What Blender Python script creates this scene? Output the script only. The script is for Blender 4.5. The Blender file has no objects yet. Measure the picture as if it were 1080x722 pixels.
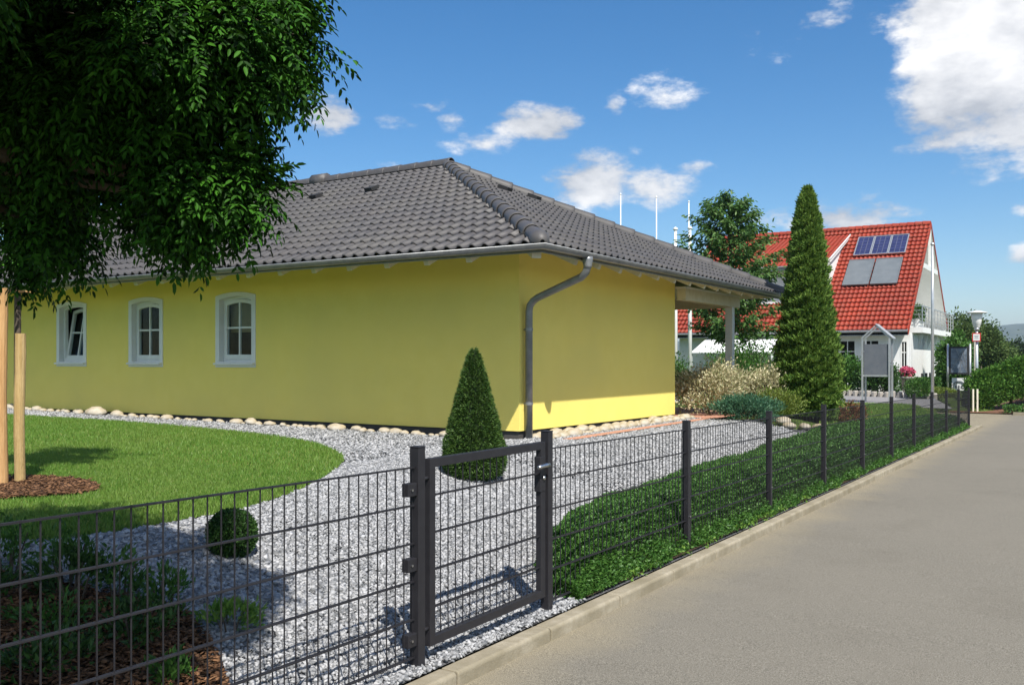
import bpy, math, random
import numpy as np
from mathutils import Vector, geometry, Matrix

rnd = random.Random(7)
rng = np.random.default_rng(11)
SC = bpy.context.scene
COL = SC.collection

# ------------------------------------------------------------------ camera
EYE = 1.66
cam_d = bpy.data.cameras.new('camera')
cam = bpy.data.objects.new('camera', cam_d)
COL.objects.link(cam)
cam.location = (0, 0, EYE)
cam.rotation_euler = (math.radians(90), 0, math.radians(32.2))
cam_d.sensor_width = 36
cam_d.lens = 32.33
cam_d.shift_y = 0.0176
cam_d.clip_start = 0.05
cam_d.clip_end = 12000
SC.camera = cam

# ------------------------------------------------------------------ sun, sky, exposure
SUN = Vector((0.60, -0.50, 1.0)).normalized()
ELEV = math.asin(SUN.z)
AZ = math.atan2(SUN.x, SUN.y)
sd = bpy.data.lights.new('sun', 'SUN')
sd.energy = 4.8
sd.angle = math.radians(0.5)
sd.color = (1.0, 0.955, 0.88)
so = bpy.data.objects.new('sun', sd)
COL.objects.link(so)
so.rotation_euler = SUN.to_track_quat('Z', 'Y').to_euler()
so.location = (10, -10, 30)

SC.view_settings.view_transform = 'Standard'
SC.view_settings.look = 'None'
SC.view_settings.gamma = 1.0
SC.view_settings.exposure = 0.58
SC.render.engine = 'CYCLES'
SC.cycles.max_bounces = 8
SC.cycles.transparent_max_bounces = 16
SC.cycles.use_denoising = True
SC.cycles.caustics_reflective = False
SC.cycles.caustics_refractive = False

W = bpy.data.worlds.new('World')
SC.world = W
W.use_nodes = True


def build_world():
    nt = W.node_tree
    N, L = nt.nodes, nt.links
    N.clear()

    def n(t, **k):
        x = N.new(t)
        for a, b in k.items():
            setattr(x, a, b)
        return x

    def val(s, i, v):
        if hasattr(v, 'links') or isinstance(v, bpy.types.NodeSocket):
            L.new(v, s.inputs[i])
        else:
            s.inputs[i].default_value = v

    def m(op, a, b=0.0, c=0.0, clamp=False):
        x = n('ShaderNodeMath', operation=op, use_clamp=clamp)
        val(x, 0, a); val(x, 1, b)
        if op in ('MULTIPLY_ADD', 'SMOOTH_MAX'):
            val(x, 2, c)
        return x.outputs[0]

    sky = n('ShaderNodeTexSky', sky_type='NISHITA')
    sky.sun_disc = False
    sky.sun_elevation = ELEV
    sky.sun_rotation = AZ
    sky.altitude = 250
    sky.air_density = 1.0
    sky.dust_density = 0.15
    sky.ozone_density = 3.0
    tc = n('ShaderNodeTexCoord')
    sep = n('ShaderNodeSeparateXYZ')
    L.new(tc.outputs['Generated'], sep.inputs[0])
    x, y, z = sep.outputs
    az = m('ARCTAN2', x, y)                     # azimuth clockwise from the street's direction
    el = m('ARCSINE', z)
    nz = n('ShaderNodeTexNoise', noise_dimensions='3D')
    nz.inputs['Scale'].default_value = 20.0
    nz.inputs['Detail'].default_value = 9.0
    nz.inputs['Roughness'].default_value = 0.62
    mp = n('ShaderNodeMapping')
    mp.inputs['Scale'].default_value = (1, 1, 2.1)
    L.new(tc.outputs['Generated'], mp.inputs[0])
    L.new(mp.outputs[0], nz.inputs['Vector'])
    nz2 = n('ShaderNodeTexNoise', noise_dimensions='3D')
    nz2.inputs['Scale'].default_value = 7.0
    nz2.inputs['Detail'].default_value = 4.0
    L.new(mp.outputs[0], nz2.inputs['Vector'])
    # cumulus, seen and added: azimuth, elevation, half width, half height (degrees), solidity
    CL = [(-4.6, 17.3, 5.6, 5.8, 1.9), (-0.3, 17.0, 6.0, 7.2, 2.0), (-6.6, 14.2, 3.6, 3.4, .8), (-2.0, 12.3, 5.0, 3.6, .8),
          (1.8, 21.5, 8.2, 8, 1.8), (8.5, 17.5, 9, 6, 1.1),
          (-30.8, 14.5, 3.3, 1.35, .85), (-26.9, 11.0, 3.6, 2.3, .75), (-23.5, 10.6, 3.4, 1.7, .75), (-28.4, 10.6, 2.0, 2.0, .6), (-21.0, 11.5, 1.6, .6, .5),
          (-22.6, 16.0, 2.6, 1.3, .42), (-34.0, 13.3, 2.8, .8, .36), (-43.6, 14.6, 2.3, 1.5, .8), (-39.2, 14.4, 1.6, .6, .34),
          (-37.0, 15.5, 1.5, .5, .28), (-36.0, 14.4, 1.0, .7, .42), (-25.8, 15.5, .8, .9, .55), (-13.6, 19.2, 2.2, .6, .02), (-12.4, 8.3, 4.0, 1.3, .7),
          (-16.5, 8.6, 2.4, .9, .35), (-2.6, 5.6, 1.5, 1.0, .8), (-2.4, 8.3, 1.4, .7, .6), (-40.5, 11.2, 2.5, .7, .3),
          (62, 24, 24, 14, 1.6), (100, 32, 26, 17, 1.7), (150, 30, 26, 18, 1.7), (-165, 34, 26, 18, 1.7), (-115, 28, 24, 15, 1.6), (30, 34, 13, 9, 1.2), (-85, 36, 16, 11, 1.5)]  # unseen clouds outside the view, added to brighten the shaded walls
    field = None
    for a0, e0, ra, re, s in CL:
        da = m('MULTIPLY', m('SUBTRACT', az, math.radians(a0)), 1 / math.radians(ra))
        de = m('MULTIPLY', m('SUBTRACT', el, math.radians(e0)), 1 / math.radians(re))
        d = m('MULTIPLY_ADD', de, de, m('MULTIPLY', da, da))
        f = m('MULTIPLY', m('SUBTRACT', 1.0, d), s)
        field = f if field is None else m('MAXIMUM', field, f)
    field = m('MAXIMUM', field, -1.0)
    tot = m('MULTIPLY_ADD', m('SUBTRACT', nz.outputs[0], 0.5), 2.5, field)
    mr = n('ShaderNodeMapRange', interpolation_type='SMOOTHSTEP')
    L.new(tot, mr.inputs[0])
    mr.inputs[1].default_value = 0.10
    mr.inputs[2].default_value = 0.85
    dens = mr.outputs[0]
    # shaded bellies of the thick clouds
    mr2 = n('ShaderNodeMapRange')
    L.new(m('MULTIPLY_ADD', nz2.outputs[0], 1.4, m('MULTIPLY', nz.outputs[0], 0.9)), mr2.inputs[0])
    mr2.inputs[1].default_value = 0.95
    mr2.inputs[2].default_value = 1.50
    cc = n('ShaderNodeMix', data_type='RGBA')
    L.new(mr2.outputs[0], cc.inputs[0])
    cc.inputs[6].default_value = (2.6, 2.7, 2.9, 1)
    cc.inputs[7].default_value = (5.8, 5.7, 5.6, 1)
    hs = n('ShaderNodeHueSaturation')
    hs.inputs['Saturation'].default_value = 1.34
    hs.inputs['Value'].default_value = 0.62
    L.new(sky.outputs[0], hs.inputs['Color'])
    mx = n('ShaderNodeMix', data_type='RGBA')
    L.new(m('MULTIPLY', dens, 0.94), mx.inputs[0])
    L.new(hs.outputs[0], mx.inputs[6])
    L.new(cc.outputs[2], mx.inputs[7])
    bg = n('ShaderNodeBackground')
    bg.inputs[1].default_value = 0.15
    L.new(mx.outputs[2], bg.inputs[0])
    out = n('ShaderNodeOutputWorld')
    L.new(bg.outputs[0], out.inputs[0])


build_world()

# ------------------------------------------------------------------ materials


def material(name, c1, c2=None, scale=8.0, rough=0.7, bump=0.0, bscale=60.0, spec=0.4, metal=0.0, detail=5.0,
             lo=0.35, hi=0.65, stretch=(1, 1, 1), island=False, big=None, bigscale=0.6):
    mt = bpy.data.materials.new(name)
    mt.use_nodes = True
    nt = mt.node_tree
    N, L = nt.nodes, nt.links
    b = N['Principled BSDF']
    b.inputs['Roughness'].default_value = rough
    b.inputs['Specular IOR Level'].default_value = spec
    b.inputs['Metallic'].default_value = metal
    c2 = c2 or tuple(x * 0.8 for x in c1)
    tc = N.new('ShaderNodeTexCoord')
    mp = N.new('ShaderNodeMapping')
    mp.inputs['Scale'].default_value = stretch
    L.new(tc.outputs['Object'], mp.inputs[0])
    nz = N.new('ShaderNodeTexNoise')
    nz.inputs['Scale'].default_value = scale
    nz.inputs['Detail'].default_value = detail
    nz.inputs['Roughness'].default_value = 0.65
    L.new(mp.outputs[0], nz.inputs['Vector'])
    mr = N.new('ShaderNodeMapRange')
    mr.inputs[1].default_value = lo
    mr.inputs[2].default_value = hi
    if island:
        g = N.new('ShaderNodeNewGeometry')
        mr.inputs[1].default_value = 0
        mr.inputs[2].default_value = 1
        L.new(g.outputs['Random Per Island'], mr.inputs[0])
    else:
        L.new(nz.outputs[0], mr.inputs[0])
    mx = N.new('ShaderNodeMix')
    mx.data_type = 'RGBA'
    L.new(mr.outputs[0], mx.inputs[0])
    mx.inputs[6].default_value = (*c1, 1)
    mx.inputs[7].default_value = (*c2, 1)
    col = mx.outputs[2]
    if big:
        nb = N.new('ShaderNodeTexNoise')
        nb.inputs['Scale'].default_value = bigscale
        nb.inputs['Detail'].default_value = 6
        L.new(tc.outputs['Object'], nb.inputs['Vector'])
        r2 = N.new('ShaderNodeMapRange')
        r2.inputs[1].default_value = 0.42
        r2.inputs[2].default_value = 0.68
        L.new(nb.outputs[0], r2.inputs[0])
        m2 = N.new('ShaderNodeMix')
        m2.data_type = 'RGBA'
        L.new(r2.outputs[0], m2.inputs[0])
        L.new(col, m2.inputs[6])
        m2.inputs[7].default_value = (*big, 1)
        col = m2.outputs[2]
    L.new(col, b.inputs['Base Color'])
    if bump:
        nb = N.new('ShaderNodeTexNoise')
        nb.inputs['Scale'].default_value = bscale
        nb.inputs['Detail'].default_value = 4
        L.new(mp.outputs[0], nb.inputs['Vector'])
        bp = N.new('ShaderNodeBump')
        bp.inputs['Strength'].default_value = 1.0
        bp.inputs['Distance'].default_value = bump
        L.new(nb.outputs[0], bp.inputs['Height'])
        L.new(bp.outputs[0], b.inputs['Normal'])
    return mt


def leaf_material(name, dark, light, trans=0.3, rough=0.5, spec=0.35, third=None, thirdfrac=0.12):
    mt = bpy.data.materials.new(name)
    mt.use_nodes = True
    nt = mt.node_tree
    N, L = nt.nodes, nt.links
    b = N['Principled BSDF']
    b.inputs['Roughness'].default_value = rough
    b.inputs['Specular IOR Level'].default_value = spec
    g = N.new('ShaderNodeNewGeometry')
    cr = N.new('ShaderNodeValToRGB')
    cr.color_ramp.elements[0].color = (*dark, 1)
    cr.color_ramp.elements[1].color = (*light, 1)
    if third:
        e = cr.color_ramp.elements
        e[1].position = 1 - thirdfrac
        x = e.new(1 - thirdfrac + 0.03)
        x.color = (*third, 1)
    L.new(g.outputs['Random Per Island'], cr.inputs[0])
    L.new(cr.outputs[0], b.inputs['Base Color'])
    t = N.new('ShaderNodeBsdfTranslucent')
    hs = N.new('ShaderNodeHueSaturation')
    hs.inputs['Hue'].default_value = 0.485
    hs.inputs['Value'].default_value = 1.5
    L.new(cr.outputs[0], hs.inputs['Color'])
    L.new(hs.outputs[0], t.inputs[0])
    mx = N.new('ShaderNodeMixShader')
    mx.inputs[0].default_value = trans
    L.new(b.outputs[0], mx.inputs[1])
    L.new(t.outputs[0], mx.inputs[2])
    L.new(mx.outputs[0], N['Material Output'].inputs[0])
    return mt


def glass_material(name, tint=(0.9, 0.95, 0.95)):
    mt = bpy.data.materials.new(name)
    mt.use_nodes = True
    nt = mt.node_tree
    N, L = nt.nodes, nt.links
    N.remove(N['Principled BSDF'])
    gl = N.new('ShaderNodeBsdfGlossy')
    gl.inputs['Roughness'].default_value = 0.02
    tr = N.new('ShaderNodeBsdfTransparent')
    tr.inputs[0].default_value = (*tint, 1)
    fr = N.new('ShaderNodeFresnel')
    fr.inputs[0].default_value = 1.3
    mx = N.new('ShaderNodeMixShader')
    ge = N.new('ShaderNodeNewGeometry')
    iv = N.new('ShaderNodeMath')
    iv.operation = 'SUBTRACT'
    iv.inputs[0].default_value = 1.0
    L.new(ge.outputs['Backfacing'], iv.inputs[1])
    mu = N.new('ShaderNodeMath')
    mu.operation = 'MULTIPLY'
    L.new(fr.outputs[0], mu.inputs[0])
    L.new(iv.outputs[0], mu.inputs[1])
    L.new(mu.outputs[0], mx.inputs[0])
    L.new(tr.outputs[0], mx.inputs[1])
    L.new(gl.outputs[0], mx.inputs[2])
    L.new(mx.outputs[0], N['Material Output'].inputs[0])
    return mt


M = {}
M['plaster'] = material('yellow_plaster', (.93, .765, .20), (.90, .735, .18), 3.0, .9, .007, 85, .2, big=(.86, .71, .19), bigscale=.7)
M['plinth'] = material('plinth_grey', (.075, .07, .065), None, 6, .9, .002)
M['white'] = material('white_paint', (.78, .78, .76), (.72, .72, .70), 4, .45, 0, spec=.4)
M['cream'] = material('cream_wood', (.74, .70, .58), (.66, .61, .47), 6, .6, .001, 40)
M['tile'] = material('dark_roof_tile', (.050, .048, .050), (.085, .081, .083), 5.0, .50, .0015, 140, .4, big=(.072, .066, .066), bigscale=1.2)
M['redtile'] = material('red_roof_tile', (.27, .029, .014), (.36, .048, .021), 2.2, .6, .002, 60, .3, big=(.23, .028, .015), bigscale=.5)
M['zinc'] = material('weathered_zinc', (.21, .215, .225), (.29, .295, .30), 7, .42, .0, spec=.5, metal=.55)
M['anthracite'] = material('anthracite_powder_coat', (.017, .016, .019), (.022, .021, .024), 20, .5, .0004, 300, .32)
M['steel'] = material('brushed_steel', (.62, .62, .63), None, 30, .28, metal=1.0)
M['galv'] = material('galvanised_steel', (.50, .51, .52), (.60, .61, .62), 9, .4, metal=.7)
M['wood'] = material('debarked_wood', (.42, .225, .085), (.55, .33, .145), 4, .8, .004, 18, stretch=(9, 9, 1))
M['reed'] = material('reed_mat', (.44, .29, .11), (.58, .42, .20), 4, .85, .006, 25, stretch=(22, 22, .6))
M['bark'] = material('tree_bark', (.060, .045, .032), (.11, .085, .06), 9, .9, .008, 22, stretch=(3, 3, .7))
M['asphalt'] = material('weathered_asphalt', (.118, .107, .086), (.245, .225, .184), 85, .92, .004, 140, .2, lo=.32, hi=.68, detail=8.0, big=(.192, .175, .142), bigscale=.35)

def kerb_dirt(mt):
    """fine tan grit washed along the kerb, and a few darker worn patches"""
    N, L = mt.node_tree.nodes, mt.node_tree.links
    b = N['Principled BSDF']
    src = b.inputs['Base Color'].links[0].from_socket
    tc = N.new('ShaderNodeTexCoord')
    sp_ = N.new('ShaderNodeSeparateXYZ')
    L.new(tc.outputs['Object'], sp_.inputs[0])
    nz = N.new('ShaderNodeTexNoise')
    nz.inputs['Scale'].default_value = 1.6
    nz.inputs['Detail'].default_value = 7
    L.new(tc.outputs['Object'], nz.inputs['Vector'])
    ad = N.new('ShaderNodeMath')
    ad.operation = 'MULTIPLY_ADD'
    L.new(nz.outputs[0], ad.inputs[0])
    ad.inputs[1].default_value = -.75
    L.new(sp_.outputs[0], ad.inputs[2])
    mr = N.new('ShaderNodeMapRange')
    L.new(ad.outputs[0], mr.inputs[0])
    mr.inputs[1].default_value = -3.28
    mr.inputs[2].default_value = -2.75
    mr.inputs[3].default_value = .75
    mr.inputs[4].default_value = 0
    mx = N.new('ShaderNodeMix')
    mx.data_type = 'RGBA'
    L.new(mr.outputs[0], mx.inputs[0])
    L.new(src, mx.inputs[6])
    mx.inputs[7].default_value = (.265, .228, .155, 1)
    n2 = N.new('ShaderNodeTexNoise')
    n2.inputs['Scale'].default_value = .9
    n2.inputs['Detail'].default_value = 8
    n2.inputs['Roughness'].default_value = .7
    L.new(tc.outputs['Object'], n2.inputs['Vector'])
    m3 = N.new('ShaderNodeMapRange')
    L.new(n2.outputs[0], m3.inputs[0])
    m3.inputs[1].default_value = .52
    m3.inputs[2].default_value = .72
    m3.inputs[4].default_value = .45
    mx2 = N.new('ShaderNodeMix')
    mx2.data_type = 'RGBA'
    L.new(m3.outputs[0], mx2.inputs[0])
    L.new(mx.outputs[2], mx2.inputs[6])
    mx2.inputs[7].default_value = (.140, .126, .100, 1)
    # light and dark grains of the aggregate
    n4 = N.new('ShaderNodeTexNoise')
    n4.inputs['Scale'].default_value = 210
    n4.inputs['Detail'].default_value = 2
    L.new(tc.outputs['Object'], n4.inputs['Vector'])
    m4 = N.new('ShaderNodeMapRange')
    L.new(n4.outputs[0], m4.inputs[0])
    m4.inputs[1].default_value = .36
    m4.inputs[2].default_value = .66
    m4.inputs[3].default_value = .58
    m4.inputs[4].default_value = 1.46
    mu = N.new('ShaderNodeVectorMath')
    mu.operation = 'SCALE'
    L.new(mx2.outputs[2], mu.inputs[0])
    L.new(m4.outputs[0], mu.inputs['Scale'])
    L.new(mu.outputs[0], b.inputs['Base Color'])


kerb_dirt(M['asphalt'])
M['kerb'] = material('kerb_concrete', (.26, .225, .16), (.35, .31, .235), 10, .9, .003, 70, .2, big=(.22, .19, .13), bigscale=2.2)
M['gravelbase'] = material('gravel_base', (.035, .035, .038), (.17, .17, .175), 40, .95, .02, 40, .2)
M['stone'] = material('crushed_stone', (.12, .125, .13), (.45, .45, .455), 5, .85, .002, 60, .3, island=True)
M['boulder'] = material('fieldstone', (.42, .35, .235), (.27, .215, .14), 5, .88, .012, 14, .15, big=(.50, .46, .39), bigscale=5)
M['soil'] = material('dark_soil', (.035, .024, .016), (.07, .05, .034), 22, .95, .02, 30, .1)
M['core'] = material('shaded_core', (.012, .026, .008), (.022, .038, .012), 20, .95)
M['chip'] = material('bark_chip', (.038, .018, .009), (.23, .12, .06), 9, .85, .002, 50, .2, island=True)
M['lawn'] = material('lawn_ground', (.070, .125, .020), (.105, .160, .030), 16, .95, .015, 60, .1, big=(.14, .16, .04), bigscale=.55)
M['ground'] = material('meadow_ground', (.050, .085, .018), (.085, .12, .030), 3, .95, .03, 12, .1)
M['brick'] = material('terracotta_paver', (.42, .20, .135), (.50, .27, .19), 14, .85, .003, 60)
M['paving'] = material('grey_paving', (.20, .19, .19), (.26, .25, .245), 12, .9, .003, 60)
M['glass'] = glass_material('window_glass')
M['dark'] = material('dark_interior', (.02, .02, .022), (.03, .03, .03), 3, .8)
M['blind'] = material('beige_blind', (.30, .22, .12), (.34, .25, .14), 8, .8)
M['pv'] = material('solar_cells', (.026, .031, .085), (.045, .05, .125), 1.5, .18, spec=.6)
M['pvback'] = material('solar_backsheet', (.16, .17, .24), None, 3, .4)
M['collector'] = material('collector_absorber', (.13, .145, .155), (.16, .175, .185), 2, .28, spec=.55)
M['render'] = material('white_render', (.76, .76, .75), (.70, .70, .69), 3, .85, .003, 60)
M['board'] = material('slate_grey_board', (.10, .112, .13), (.13, .14, .155), 3, .5)
M['pink'] = leaf_material('pink_petals', (.50, .05, .10), (.75, .25, .35), .25)
M['redsign'] = material('sign_red', (.55, .03, .03), None, 5, .5)
M['terracotta'] = material('pale_pot', (.36, .33, .29), None, 8, .8)

LF = {}
LF['ash'] = leaf_material('robinia_leaf', (.003, .012, .002), (.045, .150, .013), .14, .55, .10)
LF['box'] = leaf_material('boxwood_leaf', (.014, .045, .010), (.050, .115, .022), .12, .5, .25)
LF['yew'] = leaf_material('yew_needles', (.022, .062, .012), (.080, .145, .026), .14, .5, .25)
LF['thuja'] = leaf_material('thuja_spray', (.048, .120, .020), (.190, .290, .055), .22, .6, .2)
LF['cover'] = leaf_material('cotoneaster_leaf', (.024, .085, .014), (.095, .205, .040), .22, .45, .3)
LF['cherry'] = leaf_material('cherry_leaf', (.038, .105, .024), (.120, .215, .055), .28, .45, .3)
LF['varieg'] = leaf_material('variegated_leaf', (.20, .22, .09), (.70, .63, .42), .22, .6, .2)
LF['teal'] = leaf_material('bluegreen_leaf', (.030, .10, .055), (.085, .19, .10), .2, .5)
LF['lime'] = leaf_material('yellowgreen_leaf', (.07, .12, .018), (.20, .25, .045), .25, .5)
LF['mid'] = leaf_material('shrub_leaf', (.025, .085, .013), (.085, .190, .032), .22, .5, .3)
LF['bright'] = leaf_material('young_leaf', (.06, .16, .02), (.19, .32, .05), .3, .45)
LF['far'] = leaf_material('far_tree_leaf', (.035, .075, .018), (.110, .160, .045), .2, .6, .2)
LF['dkfar'] = leaf_material('dark_tree_leaf', (.012, .028, .014), (.035, .060, .028), .15, .6, .2)
LF['hedge'] = leaf_material('cypress_hedge_spray', (.050, .150, .022), (.145, .280, .045), .22, .55, .25)
LF['rust'] = leaf_material('rust_leaf', (.10, .05, .02), (.26, .12, .05), .25, .5)
LF['grass'] = leaf_material('grass_blade', (.076, .178, .020), (.168, .285, .048), .3, .5, .3, third=(.26, .28, .08), thirdfrac=.08)



def patchy(mt, colour, scale=.8):
    """worn, drier patches in the turf"""
    N, L = mt.node_tree.nodes, mt.node_tree.links
    b = N['Principled BSDF']
    src = b.inputs['Base Color'].links[0].from_socket
    tc = N.new('ShaderNodeTexCoord')
    nz = N.new('ShaderNodeTexNoise')
    nz.inputs['Scale'].default_value = scale
    nz.inputs['Detail'].default_value = 6
    nz.inputs['Roughness'].default_value = .65
    L.new(tc.outputs['Object'], nz.inputs['Vector'])
    mr = N.new('ShaderNodeMapRange')
    L.new(nz.outputs[0], mr.inputs[0])
    mr.inputs[1].default_value = .44
    mr.inputs[2].default_value = .70
    mr.inputs[4].default_value = .75
    mx = N.new('ShaderNodeMix')
    mx.data_type = 'RGBA'
    L.new(mr.outputs[0], mx.inputs[0])
    L.new(src, mx.inputs[6])
    mx.inputs[7].default_value = (*colour, 1)
    L.new(mx.outputs[2], b.inputs['Base Color'])


patchy(LF['grass'], (.175, .265, .052))
patchy(M['redtile'], (.22, .05, .028), 1.7)
patchy(M['tile'], (.095, .088, .080), .9)
# ------------------------------------------------------------------ mesh helpers
ORG = {}


class MB:
    def __init__(s):
        s.v = []
        s.f = []

    def add(s, V, F):
        o = len(s.v)
        s.v += [tuple(p) for p in V]
        s.f += [tuple(i + o for i in f) for f in F]
        return s

    def box(s, a, b):
        x0, y0, z0 = a
        x1, y1, z1 = b
        V = [(x0, y0, z0), (x1, y0, z0), (x1, y1, z0), (x0, y1, z0), (x0, y0, z1), (x1, y0, z1), (x1, y1, z1), (x0, y1, z1)]
        return s.add(V, [(0, 3, 2, 1), (4, 5, 6, 7), (0, 1, 5, 4), (1, 2, 6, 5), (2, 3, 7, 6), (3, 0, 4, 7)])

    def beam(s, p, q, w, h, up=(0, 0, 1)):
        p, q, up = Vector(p), Vector(q), Vector(up)
        d = (q - p).normalized()
        r = d.cross(up)
        if r.length < 1e-4:
            r = d.cross(Vector((1, 0, 0)))
        r.normalize()
        u = r.cross(d)
        V = []
        for c in (p, q):
            for a, b in ((-1, -1), (1, -1), (1, 1), (-1, 1)):
                V.append(c + r * a * w / 2 + u * b * h / 2)
        return s.add(V, [(3, 2, 1, 0), (4, 5, 6, 7), (0, 1, 5, 4), (1, 2, 6, 5), (2, 3, 7, 6), (3, 0, 4, 7)])

    def tube(s, pts, r, n=8, cap=True):
        pts = [Vector(p) for p in pts]
        rs = r if isinstance(r, (list, tuple)) else [r] * len(pts)
        V, F = [], []
        prev = None
        for i, p in enumerate(pts):
            d = (pts[min(i + 1, len(pts) - 1)] - pts[max(i - 1, 0)]).normalized()
            if prev is None:
                a = d.cross(Vector((0, 0, 1)))
                if a.length < 1e-3:
                    a = d.cross(Vector((1, 0, 0)))
            else:
                a = prev - d * prev.dot(d)
            a.normalize()
            prev = a
            b = d.cross(a)
            for k in range(n):
                t = 2 * math.pi * k / n
                V.append(p + (a * math.cos(t) + b * math.sin(t)) * rs[i])
        for i in range(len(pts) - 1):
            for k in range(n):
                k2 = (k + 1) % n
                F.append((i * n + k, i * n + k2, (i + 1) * n + k2, (i + 1) * n + k))
        if cap:
            F.append(tuple(range(n))[::-1])
            F.append(tuple((len(pts) - 1) * n + k for k in range(n)))
        return s.add(V, F)

    def lathe(s, prof, c, n=20):
        V, F = [], []
        for r, z in prof:
            for k in range(n):
                t = 2 * math.pi * k / n
                V.append((c[0] + r * math.cos(t), c[1] + r * math.sin(t), z + (c[2] if len(c) > 2 else 0)))
        for i in range(len(prof) - 1):
            for k in range(n):
                k2 = (k + 1) % n
                F.append((i * n + k, i * n + k2, (i + 1) * n + k2, (i + 1) * n + k))
        F.append(tuple(range(n))[::-1])
        F.append(tuple((len(prof) - 1) * n + k for k in range(n)))
        return s.add(V, F)

    def prism(s, poly, off):
        n = len(poly)
        P = [Vector(p) for p in poly]
        Q = [p + Vector(off) for p in P]
        F = [tuple(range(n))[::-1], tuple(range(n, 2 * n))]
        for k in range(n):
            k2 = (k + 1) % n
            F.append((k, k2, n + k2, n + k))
        return s.add(P + Q, F)

    def ring(s, outer, inner, off):
        n = len(outer)
        o, i_ = [Vector(p) for p in outer], [Vector(p) for p in inner]
        d = Vector(off)
        V = o + i_ + [p + d for p in o] + [p + d for p in i_]
        F = []
        for k in range(n):
            k2 = (k + 1) % n
            F += [(k, k2, n + k2, n + k), (2 * n + k, 3 * n + k, 3 * n + k2, 2 * n + k2),
                  (k, 2 * n + k, 2 * n + k2, k2), (n + k, n + k2, 3 * n + k2, 3 * n + k)]
        return s.add(V, F)


def _finish(o, parent, loc):
    COL.objects.link(o)
    if parent is not None:
        o.parent = parent
    if loc is not None:
        o.location = loc
    return o


def build(name, mb, mat, parent=None, loc=None, smooth=False, bevel=0, label=None):
    org = Vector(ORG.get(parent.name, (0, 0, 0))) if parent is not None else Vector(loc or (0, 0, 0))
    me = bpy.data.meshes.new(name)
    me.from_pydata([(p[0] - org.x, p[1] - org.y, p[2] - org.z) for p in mb.v], [], mb.f)
    me.materials.append(mat)
    if smooth:
        me.polygons.foreach_set('use_smooth', [True] * len(me.polygons))
    me.update()
    o = bpy.data.objects.new(name, me)
    _finish(o, parent, loc if parent is None else None)
    ORG[o.name] = tuple(org)
    if bevel:
        b = o.modifiers.new('edge', 'BEVEL')
        b.width = bevel
        b.segments = 2
        b.limit_method = 'ANGLE'
    if label:
        o['label'] = label
    return o


def build_np(name, V, F, mat, parent=None, loc=None, smooth=False):
    """V (n,3), F (m,k) with one k"""
    org = np.array(ORG.get(parent.name, (0, 0, 0))) if parent is not None else np.array(loc or (0, 0, 0), dtype=float)
    V = np.asarray(V, dtype=np.float32) - org.astype(np.float32)
    F = np.asarray(F, dtype=np.int32)
    me = bpy.data.meshes.new(name)
    n, m, k = len(V), len(F), F.shape[1]
    me.vertices.add(n)
    me.vertices.foreach_set('co', V.ravel())
    me.loops.add(m * k)
    me.loops.foreach_set('vertex_index', F.ravel())
    me.polygons.add(m)
    me.polygons.foreach_set('loop_start', np.arange(0, m * k, k, dtype=np.int32))
    me.polygons.foreach_set('loop_total', np.full(m, k, dtype=np.int32))
    if smooth:
        me.polygons.foreach_set('use_smooth', np.ones(m, dtype=bool))
    me.materials.append(mat)
    me.update(calc_edges=True)
    me.validate()
    o = bpy.data.objects.new(name, me)
    _finish(o, parent, loc if parent is None else None)
    ORG[o.name] = tuple(org)
    return o


def tag(o, label, cat, group=None, kind=None):
    o['label'] = label
    o['category'] = cat
    if group:
        o['group'] = group
    if kind:
        o['kind'] = kind
    return o


def thing(name, label, cat, loc, group=None):
    o = bpy.data.objects.new(name, None)
    o.empty_display_size = 0.2
    COL.objects.link(o)
    o.location = loc
    ORG[o.name] = tuple(loc)
    return tag(o, label, cat, group)


def structure(o):
    o['kind'] = 'structure'
    return o


def copy_tree(o, parent=None):
    c = o.copy()
    COL.objects.link(c)
    if parent is not None:
        c.parent = parent
    ORG[c.name] = ORG.get(o.name, (0, 0, 0))
    for ch in list(o.children):
        copy_tree(ch, c)
    return c


# ------------------------------------------------------------------ terrain


def ss(t):
    t = np.clip(t, 0, 1)
    return .6 * t + .4 * t * t * (3 - 2 * t)


def base(Y):
    return -0.012 * np.clip(np.asarray(Y, float) - 5, -25, 33)


def gz(X, Y):
    X = np.asarray(X, float)
    Y = np.asarray(Y, float)
    b = base(Y)
    k = np.clip((Y - 20) / 14, 0, 1)
    k = k * k * (3 - 2 * k)
    pl = (.54 + .09 * np.clip((-8 - X) / 12, 0, 1)) * (1 - k) + .12 * k
    w = 2.9 - .9 * np.clip((Y - 12) / 6, 0, 1)
    return b + (pl - b) * ss((-3.12 - X) / w)


def g1(x, y):
    return float(gz(x, y))


def inpoly(P, poly):
    x, y = P[:, 0], P[:, 1]
    r = np.zeros(len(P), bool)
    n = len(poly)
    for i in range(n):
        x0, y0 = poly[i]
        x1, y1 = poly[(i + 1) % n]
        if y0 == y1:
            continue
        c = ((y0 > y) != (y1 > y)) & (x < (x1 - x0) * (y - y0) / (y1 - y0) + x0)
        r ^= c
    return r


def smooth_poly(pts, it=2):
    for _ in range(it):
        q = []
        for i in range(len(pts)):
            a, b = pts[i], pts[(i + 1) % len(pts)]
            q.append((a[0] * .75 + b[0] * .25, a[1] * .75 + b[1] * .25))
            q.append((a[0] * .25 + b[0] * .75, a[1] * .25 + b[1] * .75))
        pts = q
    return pts


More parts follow.
